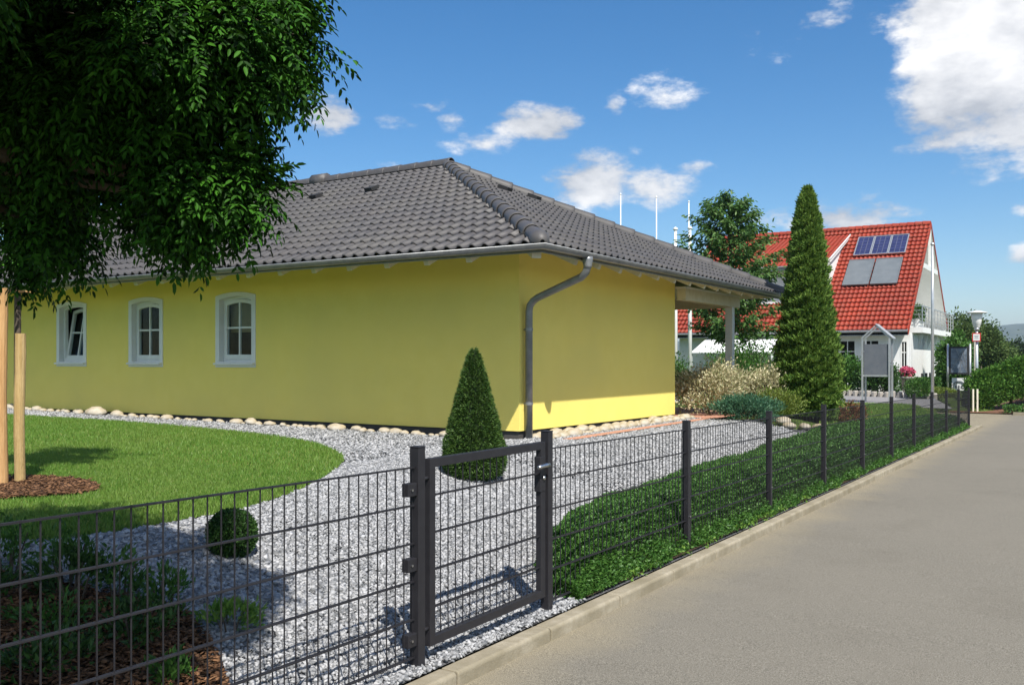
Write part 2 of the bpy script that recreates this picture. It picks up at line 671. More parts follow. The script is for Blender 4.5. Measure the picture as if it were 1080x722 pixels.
def sheet(name, poly, dz, mat, step=.4, zf=gz, wob=0.0):
    """a ground sheet that follows the terrain"""
    bd = []
    for i in range(len(poly)):
        a, b = Vector(poly[i]), Vector(poly[(i + 1) % len(poly)])
        n = max(1, int((b - a).length / step))
        for k in range(n):
            p = a.lerp(b, k / n)
            bd.append((p.x + rnd.uniform(-wob, wob), p.y + rnd.uniform(-wob, wob)))
    xs = np.arange(min(p[0] for p in bd), max(p[0] for p in bd), step)
    ys = np.arange(min(p[1] for p in bd), max(p[1] for p in bd), step)
    G = np.array([(x + .01, y + .013) for x in xs for y in ys])
    G = G[inpoly(G, bd)] if len(G) else G
    pts = [Vector(p) for p in bd] + [Vector(p) for p in G]
    ed = [(i, (i + 1) % len(bd)) for i in range(len(bd))]
    v, e, f, *_ = geometry.delaunay_2d_cdt(pts, ed, [], 1, 1e-5)
    mb = MB()
    z = zf(np.array([p.x for p in v]), np.array([p.y for p in v]))
    mb.add([(p.x, p.y, float(z[i]) + dz) for i, p in enumerate(v)], f)
    o = build(name, mb, mat, smooth=True)
    return structure(o)


def build_ground():
    def axis(lo, hi, fine_lo, fine_hi, st):
        a = list(np.arange(fine_lo, fine_hi + 1e-6, st))
        d = st
        x = fine_lo
        while x > lo:
            d *= 1.35
            x -= d
            a.insert(0, x)
        d = st
        x = fine_hi
        while x < hi:
            d *= 1.35
            x += d
            a.append(x)
        return np.array(a)
    xs = axis(-6000, 6000, -26, 6, .35)
    ys = axis(-6000, 6000, -6, 66, .5)
    X, Y = np.meshgrid(xs, ys)
    Z = gz(X, Y) - .06
    Z = np.where((X > -2.9) | ((Y > 31) & (Y < 43) & (X > -5.4)), base(Y) - .22, Z)
    V = np.stack([X.ravel(), Y.ravel(), Z.ravel()], 1)
    nx, ny = len(xs), len(ys)
    i = np.arange(nx * ny).reshape(ny, nx)
    F = np.stack([i[:-1, :-1].ravel(), i[:-1, 1:].ravel(), i[1:, 1:].ravel(), i[1:, :-1].ravel()], 1)
    structure(build_np('ground', V, F, M['ground'], smooth=True))


build_ground()
FX = -3.07           # fence line
KX0, KX1 = -2.985, -2.86
WX, WY = -6.84, 11.05


def road_z(X, Y):
    return base(Y) - .095 + 0 * np.asarray(X)


sheet('road', [(KX1 - .04, -7), (9, -7), (9, 29), (70, 29), (70, 41), (-3.9, 41.6), (-5.6, 41.6), (-5.4, 38), (-4.7, 33), (-4.0, 31.2), (KX1 - .04, 30.4)], 0, M['asphalt'], 1.0, road_z)

mb = MB()
y = -6.0
while y < 31.5:
    L_ = 1.0
    z0, z1 = float(base(y)), float(base(y + L_))
    j = rnd.uniform(-.006, .006)
    a, b = y + .007, y + L_ - .007
    c = .012
    prof = [(KX0, -.3), (KX1 + j, -.3), (KX1 + j, -.015 - c), (KX1 - c + j, -.012), (KX0 + c, -.012), (KX0, -.015 - c)]
    n = len(prof)
    V = [(p[0], a, p[1] + z0) for p in prof] + [(p[0], b, p[1] + z1) for p in prof]
    F = [tuple(range(n))[::-1], tuple(range(n, 2 * n))] + [(k, (k + 1) % n, n + (k + 1) % n, n + k) for k in range(n)]
    mb.add(V, F)
    y += L_
structure(build('kerb', mb, M['kerb'], bevel=.008))

LAWN = smooth_poly([(-24, 9.9), (-17, 9.75), (-14.6, 9.98), (-11.36, 9.75), (-9.28, 9.28), (-8.06, 8.59), (-7.17, 7.85), (-6.46, 6.92), (-5.94, 6.07), (-5.64, 5.12),
                    (-5.61, 4.29), (-5.62, 3.7), (-5.7, 3.3), (-6.1, 2.9), (-7.0, 2.2), (-9, 1.0), (-13, -1), (-24, -3)], 2)
GRAVEL = [(KX0 - .004, -2), (KX0 - .004, 30.0), (-3.4, 30.0), (-4.6, 17.5), (-4.9, 16.9), (-6.84, 16.8), (-6.84, 11.05), (-24, 11.05), (-24, -2)]
sheet('gravel_bed', GRAVEL, -.012, M['gravelbase'], .3)
sheet('lawn', LAWN, .012, M['lawn'], .3, wob=.025)
MULCH = smooth_poly([(-9, -.5), (-7, 1.4), (-6.2, 2.3), (-5.6, 2.85), (-5.1, 3.0), (-4.76, 3.2), (-4.35, 3.4), (-4.05, 3.3), (-3.75, 3.15), (-3.5, 3.0), (-3.3, 2.6), (-3.2, 2.0), (-3.16, 0), (-3.2, -1.5)], 1)
sheet('mulch_bed', MULCH, .015, M['soil'], .25, wob=.03)
PATCH = [(-7.85 + .85 * math.cos(t) * (1 + .1 * math.sin(3 * t)), 4.35 + .62 * math.sin(t)) for t in np.linspace(0, 2 * math.pi, 28)[:-1]]
sheet('mulch_ring', PATCH, .035, M['soil'], .2, wob=.03)
HEDGEBED = [(KX0 - .01, 5.75), (KX0 - .01, 17.5), (-4.4, 17.2), (-4.3, 12), (-4.1, 9), (-3.9, 7), (-3.55, 6.0)]
sheet('hedge_soil', HEDGEBED, .012, M['soil'], .3)
sheet('grass_strip', [(KX0 - .01, 17.3), (KX0 - .01, 30.5), (-6.0, 36), (-12, 36), (-9, 28), (-6.5, 24), (-5.6, 22.4), (-4.5, 18.5), (-4.1, 17.3)], .018, M['lawn'], .4)
sheet('terrace', [(-6.06, 16.95), (-6.06, 20.3), (-11, 20.3), (-11, 16.83), (-6.86, 16.83)], .02, M['brick'], .4)
sheet('paving_edge', [(-6.10, 11.3), (-6.10, 16.95), (-6.30, 16.95), (-6.30, 11.3)], .02, M['brick'], .4)
sheet('path', [(-5.2, 31), (-4.2, 36.5), (-7.4, 45.5), (-7.7, 48.5), (-13, 48.5), (-13, 43), (-10, 37), (-8, 32), (-6.6, 27.8)], .025, M['paving'], .6)


# ------------------------------------------------------------------ scattered ground stuff
TC, TS = math.cos(math.radians(32.2)), math.sin(math.radians(32.2))


def cam_dist(P):
    return np.hypot(P[:, 0], P[:, 1])


def octa(P, sc, tilt=.5, flat=1.0):
    n = len(P)
    B = np.array([(1, 0, 0), (0, 1, 0), (-1, 0, 0), (0, -1, 0), (0, 0, 1), (0, 0, -1)], float)
    V = np.repeat(B[None], n, 0)
    V = V * (1 + rng.uniform(-.35, .35, (n, 6, 1))) + rng.uniform(-.22, .22, (n, 6, 3))
    V[:, :, 2] *= flat
    V *= sc[:, None, :]
    a = rng.uniform(0, 2 * math.pi, n)
    b = rng.uniform(-tilt, tilt, n)
    c = rng.uniform(-tilt, tilt, n)
    x, y, z = V[:, :, 0], V[:, :, 1], V[:, :, 2]
    y, z = y * np.cos(b)[:, None] - z * np.sin(b)[:, None], y * np.sin(b)[:, None] + z * np.cos(b)[:, None]
    x, z = x * np.cos(c)[:, None] + z * np.sin(c)[:, None], -x * np.sin(c)[:, None] + z * np.cos(c)[:, None]
    x, y = x * np.cos(a)[:, None] - y * np.sin(a)[:, None], x * np.sin(a)[:, None] + y * np.cos(a)[:, None]
    V = np.stack([x, y, z], 2) + P[:, None, :]
    f = np.array([(0, 1, 4), (1, 2, 4), (2, 3, 4), (3, 0, 4), (1, 0, 5), (2, 1, 5), (3, 2, 5), (0, 3, 5)])
    F = (f[None] + np.arange(n)[:, None, None] * 6).reshape(-1, 3)
    return V.reshape(-1, 3), F


def scatter(n, x0, x1, y0, y1, poly=None, notin=()):
    P = np.stack([rng.uniform(x0, x1, n), rng.uniform(y0, y1, n)], 1)
    k = np.ones(len(P), bool)
    if poly is not None:
        k &= inpoly(P, poly)
    for q in notin:
        k &= ~inpoly(P, q)
    return P[k]


LAWN_IN = LAWN
A = scatter(165000, -6.8, KX0, 1.6, 9.0, GRAVEL, (LAWN, MULCH, HEDGEBED))
B_ = scatter(60000, -6.8, -3, 9.0, 17.0, GRAVEL, (LAWN, MULCH, HEDGEBED))
C_ = scatter(42000, -20, -6.8, 6.5, 10.95, GRAVEL, (LAWN,))
P = np.concatenate([A, B_, C_])
P = P[~((P[:, 0] > -3.14) & (P[:, 1] > 5.72))]
P = P[~((P[:, 0] > -6.32) & (P[:, 0] < -6.08) & (P[:, 1] > 11.3))]
dd = cam_dist(P)
sz = rng.uniform(.009, .021, len(P)) * np.where(dd > 8, 1.15, 1.0) * np.where(dd > 11, 1.25, 1.0)
# the coarser chippings by the lawn
sz *= np.where((P[:, 0] < -3.9) & (P[:, 1] < 4.6), 1.35, 1.0)
P3 = np.stack([P[:, 0], P[:, 1], gz(P[:, 0], P[:, 1]) + rng.uniform(-.006, .012, len(P))], 1)
V, F = octa(P3, np.stack([sz * 1.3, sz * .9, sz * .62], 1), .8)
tag(build_np('gravel', V, F, M['stone']), 'pale grey crushed stone covering the garden', 'gravel', kind='stuff')


def chips(name, n, poly, mat, lo=.012, hi=.03, dz=.03, label='brown bark chips'):
    xs = [p[0] for p in poly]
    ys = [p[1] for p in poly]
    P = scatter(n, min(xs), max(xs), min(ys), max(ys), poly)
    s = rng.uniform(lo, hi, len(P))
    P3 = np.stack([P[:, 0], P[:, 1], gz(P[:, 0], P[:, 1]) + dz + rng.uniform(-.005, .015, len(P))], 1)
    V, F = octa(P3, np.stack([s * 1.3, s * .6, s * .22], 1), .5)
    return tag(build_np(name, V, F, mat), label, 'bark mulch', kind='stuff')


chips('bark_mulch', 26000, [(-6.2, 0.8), (-5.9, 2.5), (-5.1, 3.0), (-4.76, 3.2), (-4.35, 3.42), (-4.05, 3.32), (-3.75, 3.17), (-3.48, 3.0), (-3.3, 2.6), (-3.2, 2.0), (-3.16, .8)], M['chip'],
      label='brown bark chips on the bed behind the left fence')
chips('bark_mulch', 6000, PATCH, M['chip'], dz=.045, label='brown bark chips in a ring around the wooden stakes')


def grass_blades(name, P, hmin, hmax, w, mat, label, dz=.01):
    n = len(P)
    z = gz(P[:, 0], P[:, 1]) + dz
    h = rng.uniform(hmin, hmax, n)
    a = rng.uniform(0, 2 * math.pi, n)
    lx, ly = rng.normal(0, .35, n) * h, rng.normal(0, .35, n) * h
    cx, cy = np.cos(a) * w / 2, np.sin(a) * w / 2
    V = np.empty((n, 3, 3))
    V[:, 0] = np.stack([P[:, 0] - cx, P[:, 1] - cy, z], 1)
    V[:, 1] = np.stack([P[:, 0] + cx, P[:, 1] + cy, z], 1)
    V[:, 2] = np.stack([P[:, 0] + lx, P[:, 1] + ly, z + h], 1)
    return tag(build_np(name, V.reshape(-1, 3), np.arange(3 * n).reshape(-1, 3), mat), label, 'grass', kind='stuff')


P = np.concatenate([scatter(120000, -10, -5.5, 2.6, 6.5, LAWN, (PATCH,)), scatter(210000, -19.5, -5.5, 4.0, 10.1, LAWN, (PATCH,))])
grass_blades('grass', P, .022, .05, .011, LF['grass'], 'short mown grass of the front lawn')
P = scatter(60000, -8, -3.13, 17.3, 34, [(-3.13, 17.3), (-3.13, 30.5), (-5.4, 34), (-8, 34), (-6.5, 27), (-5.3, 22.4), (-4.5, 18.5), (-4.1, 17.3)])
grass_blades('grass', P, .04, .09, .02, LF['grass'], 'grass strip behind the far end of the fence', .015)

# ------------------------------------------------------------------ foliage helpers


def unit(a):
    return a / np.maximum(np.linalg.norm(a, axis=1, keepdims=True), 1e-9)


def waves(P, freq, seed):
    r = np.random.default_rng(seed)
    s = np.zeros(len(P))
    for k in range(6):
        d = r.normal(size=3) * freq * (1 + .35 * k)
        s += np.sin(P @ d + r.uniform(0, 6.28)) / (1 + .5 * k)
    return s / 2.6


def leaves(P, D, Nn, L_, W_, fold=.25):
    """one folded pointed leaf per row: base P, direction D, face normal Nn"""
    n = len(P)
    D = unit(D)
    S = unit(np.cross(D, Nn))
    Nn = np.cross(S, D)
    L_ = np.broadcast_to(L_, (n,))[:, None]
    W_ = np.broadcast_to(W_, (n,))[:, None]
    mid = P + D * L_ * .45
    V = np.stack([P, mid + S * W_ * .5 + Nn * W_ * fold, P + D * L_ - Nn * L_ * .08, mid - S * W_ * .5 + Nn * W_ * fold], 1).reshape(-1, 3)
    f = np.array([(0, 1, 2), (0, 2, 3)])
    F = (f[None] + (np.arange(n) * 4)[:, None, None]).reshape(-1, 3)
    return V, F


def leaves6(P, D, Nn, L_, W_):
    n = len(P)
    D = unit(D)
    S = unit(np.cross(D, Nn))
    Nn = np.cross(S, D)
    L_ = np.broadcast_to(L_, (n,))[:, None]
    W_ = np.broadcast_to(W_, (n,))[:, None]
    a, b = P + D * L_ * .28, P + D * L_ * .68 - Nn * L_ * .04
    up = Nn * W_ * .16
    V = np.stack([P, a + S * W_ * .48 + up, b + S * W_ * .44 + up, P + D * L_ - Nn * L_ * .12, b - S * W_ * .44 + up, a - S * W_ * .48 + up], 1).reshape(-1, 3)
    f = np.array([(0, 1, 2, 3), (0, 3, 4, 5)])
    F = (f[None] + (np.arange(n) * 6)[:, None, None]).reshape(-1, 4)
    return V, F


def ell_points(n, c, r, shell=.6, lump=.18, freq=2.0, seed=1, zmin=-1.0):
    d = unit(rng.normal(size=(n * 2, 3)))
    d = d[d[:, 2] > zmin][:n]
    rad = shell + (1 - shell) * np.sqrt(rng.uniform(0, 1, len(d)))
    k = 1 + lump * waves(d * 2, freq, seed)
    P = d * (rad * k)[:, None] * np.array(r) + np.array(c)
    return P, d


def bush(name, label, cat, x, y, r, h, n, L_, W_, mat, group=None, lump=.2, freq=2.2, up=.5, seed=1, z=None, clumps=None, dense=.45, lift=0.0):
    z0 = g1(x, y) if z is None else z
    root = thing(name, label, cat, (x, y, z0), group)
    mb = MB()
    for k in range(5):
        a = k * 1.26 + seed
        mb.tube([(x + .03 * math.cos(a), y + .03 * math.sin(a), z0 - .03), (x + r * .3 * math.cos(a), y + r * .3 * math.sin(a), z0 + h * .35),
                 (x + r * .5 * math.cos(a), y + r * .5 * math.sin(a), z0 + h * .72)], [min(.024, .004 + h * .012), min(.016, .003 + h * .008), .002 + h * .002], 5)
    build('stem', mb, M['bark'], root)
    c = (x, y, z0 + h * (.5 + lift))
    if clumps:
        cp, cd = ell_points(clumps, c, (r * .8, r * .8, h * .43), .35, lump, freq, seed, -.85)
        i = rng.integers(0, clumps, n)
        P = cp[i] + rng.normal(size=(n, 3)) * np.array([r, r, h * .5]) * .17
        d = unit(P - np.array([x, y, z0 + h * .3]))
    else:
        P, d = ell_points(n, c, (r, r, h * .5), dense, lump, freq, seed, -.95)
    P[:, 2] = np.maximum(P[:, 2], z0 + .01)
    D = unit(d + rng.normal(size=P.shape) * .6 + np.array([0, 0, up]))
    Nn = unit(d * .6 + rng.normal(size=P.shape) * .6 + np.array([0, 0, .5]))
    s = rng.uniform(.7, 1.25, len(P))
    V, F = leaves(P, D, Nn, L_ * s, W_ * s)
    build_np('foliage', V, F, mat, root)
    return root



# ------------------------------------------------------------------ yellow house
EX, EY, EZ = -5.74, 9.80, 3.10        # eave corner (tile edge)
RUN = 5.40
RISE = 2.52
PITCH = math.atan2(RISE, RUN)
SLOPE = math.hypot(RISE, RUN)
XL = -23.5                             # left end, past the tree
YB = EY + 2 * RUN                      # far eave
house = thing('yellow_house', 'low yellow rendered bungalow with dark hipped tile roof and white windows', 'house', (WX, WY, .54))


def tile_rows(P0, U, V, L0, H, bounds, tw=.20, th=.335, roll=.042, lift=.036, lip=.022):
    """rows of pantiles on the plane P0 + u U + v V; bounds(v) gives the extent in u"""
    P0, U, V = np.array(P0, float), np.array(U, float), np.array(V, float)
    Nn = np.cross(U, V)
    ph = np.array([0, .28, .40, .50, .62, .72, .84, .96])
    hh = np.array([0, .0, .42, .95, 1.0, .80, .30, .02]) * roll
    k = np.arange(int(math.ceil(L0 / tw)) + 1)
    xs = (k[:, None] + ph[None]).ravel() * tw
    hs = np.tile(hh, len(k))
    AV, AF = [], []
    o = 0
    r = 0
    while r * th < H - .02:
        v0, v1 = r * th, min((r + 1) * th + .02, H)
        a0, b0 = bounds(v0)
        a1, b1 = bounds(v1)
        x0, x1 = np.clip(xs, a0, b0), np.clip(xs, a1, b1)
        def row(x, v, h):
            return P0 + x[:, None] * U + v * V + (h)[:, None] * Nn
        R = [row(x0, v0, hs + lift - lip), row(x0, v0 + .003, hs + lift), row(x1, v1, hs * .9 + .004)]
        n = len(xs)
        AV += R
        i = np.arange(n - 1)
        ok = ((x0[1:] - x0[:-1]) > 1e-6) | ((x1[1:] - x1[:-1]) > 1e-6)
        ok0 = (x0[1:] - x0[:-1]) > 1e-6
        AF.append(np.stack([i, i + 1, i + 1 + n, i + n], 1)[ok0] + o)
        AF.append(np.stack([i + n, i + 1 + n, i + 1 + 2 * n, i + 2 * n], 1)[ok] + o)
        o += 3 * n
        r += 1
    return np.concatenate(AV), np.concatenate(AF)


cp, sp = math.cos(PITCH), math.sin(PITCH)
Lf = EX - XL
f1 = tile_rows((EX, EY, EZ), (-1, 0, 0), (0, cp, sp), Lf, SLOPE, lambda v: (v * cp, Lf))
# face normals must look up: front face uses U=-x, V=+y => N = U x V = -z, so flip
def flipN(P0, U, V, *a, **k):
    P, F = tile_rows(P0, U, V, *a, **k)
    return P, F[:, ::-1]


def face(P0, Uv, Vv, L0, bounds, **k):
    """run the rows so that the normal looks up"""
    Nn = np.cross(Uv, Vv)
    if Nn[2] > 0:
        return tile_rows(P0, Uv, Vv, L0, SLOPE, bounds, **k)
    P0 = np.array(P0) + L0 * np.array(Uv)
    return tile_rows(P0, -np.array(Uv, float), Vv, L0, SLOPE, lambda v: (L0 - bounds(v)[1], L0 - bounds(v)[0]), **k)


W2 = 2 * RUN
parts = [face((EX, EY, EZ), (-1, 0, 0), (0, cp, sp), Lf, lambda v: (v * cp, Lf)),
         face((EX, EY, EZ), (0, 1, 0), (-cp, 0, sp), W2, lambda v: (v * cp, W2 - v * cp)),
         face((EX, YB, EZ), (-1, 0, 0), (0, -cp, sp), Lf, lambda v: (v * cp, Lf))]
Vs, Fs, o_ = [], [], 0
for p, f in parts:
    Vs.append(p)
    Fs.append(f + o_)
    o_ += len(p)
roof = build_np('roof', np.concatenate(Vs), np.concatenate(Fs), M['tile'], house)

# hip and ridge caps
APX = Vector((EX - RUN, EY + RUN, EZ + RISE))


def cap_tile(p, q, r0, r1, n=9, end=False):
    """half round cap from p (low) to q (high), wide end low"""
    p, q = Vector(p), Vector(q)
    d = (q - p).normalized()
    s = d.cross(Vector((0, 0, 1))).normalized()
    u = s.cross(d)
    mb = MB()
    V = []
    secs = [(0, r0), (.05, r0 * 1.04), (.16, r0), (1, r1)]
    if end:
        secs = [(-.26, r0 * .30), (-.20, r0 * .62), (-.10, r0 * .9), (0, r0)] + secs[1:]
    for t, r in secs:
        c = p + (q - p) * t
        for rr, flip in ((r, 0), (r - .014, 1)):
            for k in range(n):
                a = math.pi * (k / (n - 1)) * 1.12 - .06 * math.pi
                V.append(c + s * math.cos(a) * rr + u * (math.sin(a) * rr + .0))
    F = []
    m_ = 2 * n
    for i in range(len(secs) - 1):
        for k in range(n - 1):
            F.append((i * m_ + k, i * m_ + k + 1, (i + 1) * m_ + k + 1, (i + 1) * m_ + k))
            F.append((i * m_ + n + k + 1, i * m_ + n + k, (i + 1) * m_ + n + k, (i + 1) * m_ + n + k + 1))
    for k in range(n - 1):
        F.append((k + 1, k, n + k, n + k + 1))
    mb.add(V, F)
    return mb


def caps(p, q, name, pitch, r0, r1, endcap):
    p, q = Vector(p), Vector(q)
    n = int((q - p).length / pitch)
    d = (q - p) / n
    lift = Vector((0, 0, .035))
    first = None
    for i in range(n):
        a = p + d * i
        if i == 0 and endcap:
            build(name, cap_tile(a + lift, a + d * 1.1 + lift, r0, r1, end=True), M['tile'], roof, smooth=True)
        elif first is None:
            first = build(name, cap_tile(a + lift, a + d * 1.1 + lift, r0, r1), M['tile'], roof, smooth=True)
            f0 = a
        else:
            c = first.copy()
            COL.objects.link(c)
            c.parent = roof
            c.location = a - f0


caps((EX - .05, EY + .05, EZ + .02), APX, 'hip_tile', .42, .122, .10, True)
caps((EX - .05, YB - .05, EZ + .02), APX, 'hip_tile', .45, .135, .11, True)
caps(APX + Vector((.12, 0, .01)), (XL, APX.y, APX.z + .01), 'ridge_tile', .42, .125, .115, False)
# raised cap where the rear wing's ridge meets
mb = MB()
mb.tube([(-14.85, APX.y, APX.z + .06), (-14.45, APX.y, APX.z + .06)], .17, 12)
build('ridge_junction', mb, M['tile'], roof, smooth=True)
# vent tiles
for x, v in ((-11.83, 4.25), (-13.3, 4.25)):
    mb = MB()
    c = Vector((x, EY + v * cp, EZ + v * sp))
    mb.prism([(x - .09, c.y - .08, c.z + .03), (x + .09, c.y - .08, c.z + .03), (x + .09, c.y + .14, c.z + .12), (x - .09, c.y + .14, c.z + .12)], (0, -.03, .06))
    build('vent_tile', mb, M['dark'], roof)
for yv, v in ((14.95, 4.21), (16.05, 4.21)):
    mb = MB()
    c = Vector((EX - v * cp, yv, EZ + v * sp))
    mb.prism([(c.x + .08, yv - .09, c.z + .03), (c.x + .08, yv + .09, c.z + .03), (c.x - .14, yv + .09, c.z + .12), (c.x - .14, yv - .09, c.z + .12)], (.03, 0, .06))
    build('vent_tile', mb, M['dark'], roof)

# soffit boarding below the tiles
def off(p, d):
    return (p[0], p[1], p[2] - d)


mb = MB()
A0, B0 = (EX - .03, EY + .03, EZ), (XL, EY + .03, EZ)
C0, D0 = (EX - .03, YB - .03, EZ), (XL, YB - .03, EZ)
R0, R1 = (APX.x, APX.y, APX.z), (XL, APX.y, APX.z)
for poly in ([A0, R0, R1, B0], [C0, R0, A0], [D0, R1, R0, C0]):
    mb.prism([off(p, .045) for p in poly], (0, 0, .03))
build('soffit', mb, M['cream'], house)

# rafters
def rafter_f(x):
    m_ = MB()
    y0, y1 = EY + .14, WY + .25
    m_.beam((x, y0, EZ - .135 + (y0 - EY) * math.tan(PITCH)), (x, y1, EZ - .135 + (y1 - EY) * math.tan(PITCH)), .085, .17)
    return m_


def rafter_r(yv):
    m_ = MB()
    x0, x1 = EX - .14, WX - .25
    m_.beam((x0, yv, EZ - .135 + (EX - x0) * math.tan(PITCH)), (x1, yv, EZ - .135 + (EX - x1) * math.tan(PITCH)), .085, .17)
    return m_


first = None
x = -6.95
while x > -22.5:
    if first is None:
        first, fx = build('rafter', rafter_f(x), M['cream'], house), x
    else:
        c = first.copy(); COL.objects.link(c); c.parent = house; c.location = (x - fx, 0, 0)
    x -= .70
first = None
yv = 11.0
while yv < 19.9:
    if first is None:
        first, fy = build('rafter', rafter_r(yv), M['cream'], house), yv
    else:
        c = first.copy(); COL.objects.link(c); c.parent = house; c.location = (0, yv - fy, 0)
    yv += .70
mb = MB()
t2 = math.tan(PITCH)
mb.beam((EX - .16, EY + .16, EZ - .14 + .16 * t2), (WX - .1, EY + EX - WX + .1, EZ - .14 + (EX - WX + .1) * t2), .12, .18)
build('hip_rafter', mb, M['cream'], house)

# walls
WINX = (-12.68, -15.16, -17.54)
ZB, ZS, RI = 1.54, 2.80, .06
OW = .42     # half width of the wall opening
OZ0, OZ1 = ZB + .075, ZS + .004
xs = sorted([WX, XL] + [c + s * OW for c in WINX for s in (-1, 1)], reverse=True)
xs = [WX]
for c in WINX:
    xs += [c + OW, c - OW]
xs += [XL]
zs = [.66, OZ0, OZ1, 3.60]
mb = MB()
for i in range(len(xs) - 1):
    for j in range(3):
        if j == 1 and i % 2 == 1:
            continue
        a, b = xs[i + 1], xs[i]
        mb.add([(a, WY, zs[j]), (b, WY, zs[j]), (b, WY, zs[j + 1]), (a, WY, zs[j + 1])], [(0, 1, 2, 3)])
YE = 16.80
TOPZ = 3.60
mb.add([(WX, WY, .66), (WX, YE, .62), (WX, YE, TOPZ), (WX, WY, TOPZ)], [(0, 1, 2, 3)])
mb.add([(WX, YE, .62), (-11.2, YE, .62), (-11.2, YE, TOPZ), (WX, YE, TOPZ)], [(0, 1, 2, 3)])
mb.add([(-11.2, YE, .62), (-11.2, 20.1, .62), (-11.2, 20.1, TOPZ), (-11.2, YE, TOPZ)], [(0, 1, 2, 3)])
mb.add([(-11.2, 20.1, .62), (XL, 20.1, .62), (XL, 20.1, TOPZ), (-11.2, 20.1, TOPZ)], [(0, 1, 2, 3)])
mb.add([(XL, 20.1, .62), (XL, WY, .62), (XL, WY, TOPZ), (XL, 20.1, TOPZ)], [(0, 1, 2, 3)])
build('wall', mb, M['plaster'], house)
mb = MB()
mb.box((XL + .03, WY + .03, .2), (WX - .03, YE - .03, .70))
build('plinth', mb, M['plinth'], house)
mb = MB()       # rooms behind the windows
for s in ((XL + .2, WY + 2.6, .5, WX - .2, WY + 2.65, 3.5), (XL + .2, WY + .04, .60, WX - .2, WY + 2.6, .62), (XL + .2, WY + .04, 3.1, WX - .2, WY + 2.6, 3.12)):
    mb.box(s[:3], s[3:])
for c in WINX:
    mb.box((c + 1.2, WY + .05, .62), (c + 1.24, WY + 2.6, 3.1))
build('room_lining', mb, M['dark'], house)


def arch(c, hw, z0, zs_, ri, y, n=10):
    """closed outline, clockwise from bottom left; segmental top"""
    P = [(c - hw, y, z0), (c + hw, y, z0)]
    for k in range(n + 1):
        t = 1 - 2 * k / n
        P.append((c + hw * t, y, zs_ + ri * (1 - t * t)))
    return P


def make_window(c, tilt=False, blind=False):
    mb = MB()
    mb.ring(arch(c, .51, ZB, ZS, RI, WY - .016), arch(c, .41, ZB + .10, ZS - .065, .052, WY - .016), (0, .105, 0))
    w = build('window', mb, M['white'], house, bevel=.004)
    mb = MB()
    mb.ring(arch(c, .44, ZB + .07, ZS - .045, .055, WY + .09), arch(c, .365, ZB + .145, ZS - .105, .05, WY + .09), (0, .07, 0))
    build('frame', mb, M['white'], w, bevel=.004)
    mb = MB()
    mb.prism([(c - .50, WY - .075, ZB + .045), (c - .50, WY + .10, ZB + .062), (c - .50, WY + .10, ZB + .092), (c - .50, WY - .075, ZB + .075)], (1.0, 0, 0))
    build('sill', mb, M['white'], w, bevel=.003)
    # sash, with bars and one pane; a tilted sash leans into the room at the top
    R = Matrix.Translation((c, WY + .14, ZB + .17)) @ Matrix.Rotation(math.radians(-9 if tilt else 0), 4, 'X') @ Matrix.Translation((-c, -(WY + .14), -(ZB + .17)))
    def tr(m_):
        m_.v = [tuple(R @ Vector(p)) for p in m_.v]
        return m_
    yo = WY + (.115 if tilt else .074)
    mb = MB()
    mb.ring(arch(c, .372, ZB + .14, ZS - .11, .05, yo), arch(c, .312, ZB + .225, ZS - .165, .042, yo), (0, .06, 0))
    build('sash', tr(mb), M['white'], w, bevel=.004)
    mb = MB()
    zm = (ZB + .255 + ZS - .16) / 2 + .02
    mb.box((c - .016, yo + .012, ZB + .22), (c + .016, yo + .05, ZS - .115))
    mb.box((c - .314, yo + .014, zm - .016), (c + .314, yo + .048, zm + .016))
    build('glazing_bar', tr(mb), M['white'], w)
    mb = MB()
    mb.prism(arch(c, .316, ZB + .222, ZS - .165, .042, yo + .030), (0, .004, 0))
    build('pane', tr(mb), M['glass'], w)
    if blind:
        mb = MB()
        n = 14
        zt, zl = ZS - .04, ZB + .62
        for k in range(n):
            za, zb_ = zt - (zt - zl) * k / n, zt - (zt - zl) * (k + 1) / n
            mb.box((c - .40, WY + .24 + (.004 if k % 2 else 0), zb_), (c + .40, WY + .25 + (.004 if k % 2 else 0), za))
        build('blind', mb, M['blind'], w)
    return w


make_window(WINX[0], blind=True)
make_window(WINX[1])
make_window(WINX[2], tilt=True)

# gutter: half-round channel along the two seen eaves, mitred at the corner
def half_round(path, r, z, n=9, t=.004):
    pts = [Vector((p[0], p[1], z)) for p in path]
    V, F = [], []
    for i, p in enumerate(pts):
        if i == 0:
            d = (pts[1] - p).normalized(); s = Vector((d.y, -d.x, 0)); sc = 1
        elif i == len(pts) - 1:
            d = (p - pts[i - 1]).normalized(); s = Vector((d.y, -d.x, 0)); sc = 1
        else:
            d1, d2 = (p - pts[i - 1]).normalized(), (pts[i + 1] - p).normalized()
            s = (Vector((d1.y, -d1.x, 0)) + Vector((d2.y, -d2.x, 0))).normalized()
            sc = 1 / max(.3, s.dot(Vector((d1.y, -d1.x, 0))))
        prof = [(r * math.cos(a), r * math.sin(a)) for a in np.linspace(math.pi, 2 * math.pi, n)]
        prof += [(r + .004, .012), (r - .010, .012)] + [((r - t) * math.cos(a), (r - t) * math.sin(a)) for a in np.linspace(2 * math.pi, math.pi, n)]
        for a, b in prof:
            V.append(p + s * a * sc + Vector((0, 0, b)))
    k = len(prof)
    for i in range(len(pts) - 1):
        for j in range(k):
            j2 = (j + 1) % k
            F.append((i * k + j, (i + 1) * k + j, (i + 1) * k + j2, i * k + j2))
    F.append(tuple(range(k)))
    F.append(tuple((len(pts) - 1) * k + j for j in range(k))[::-1])
    return MB().add(V, F)


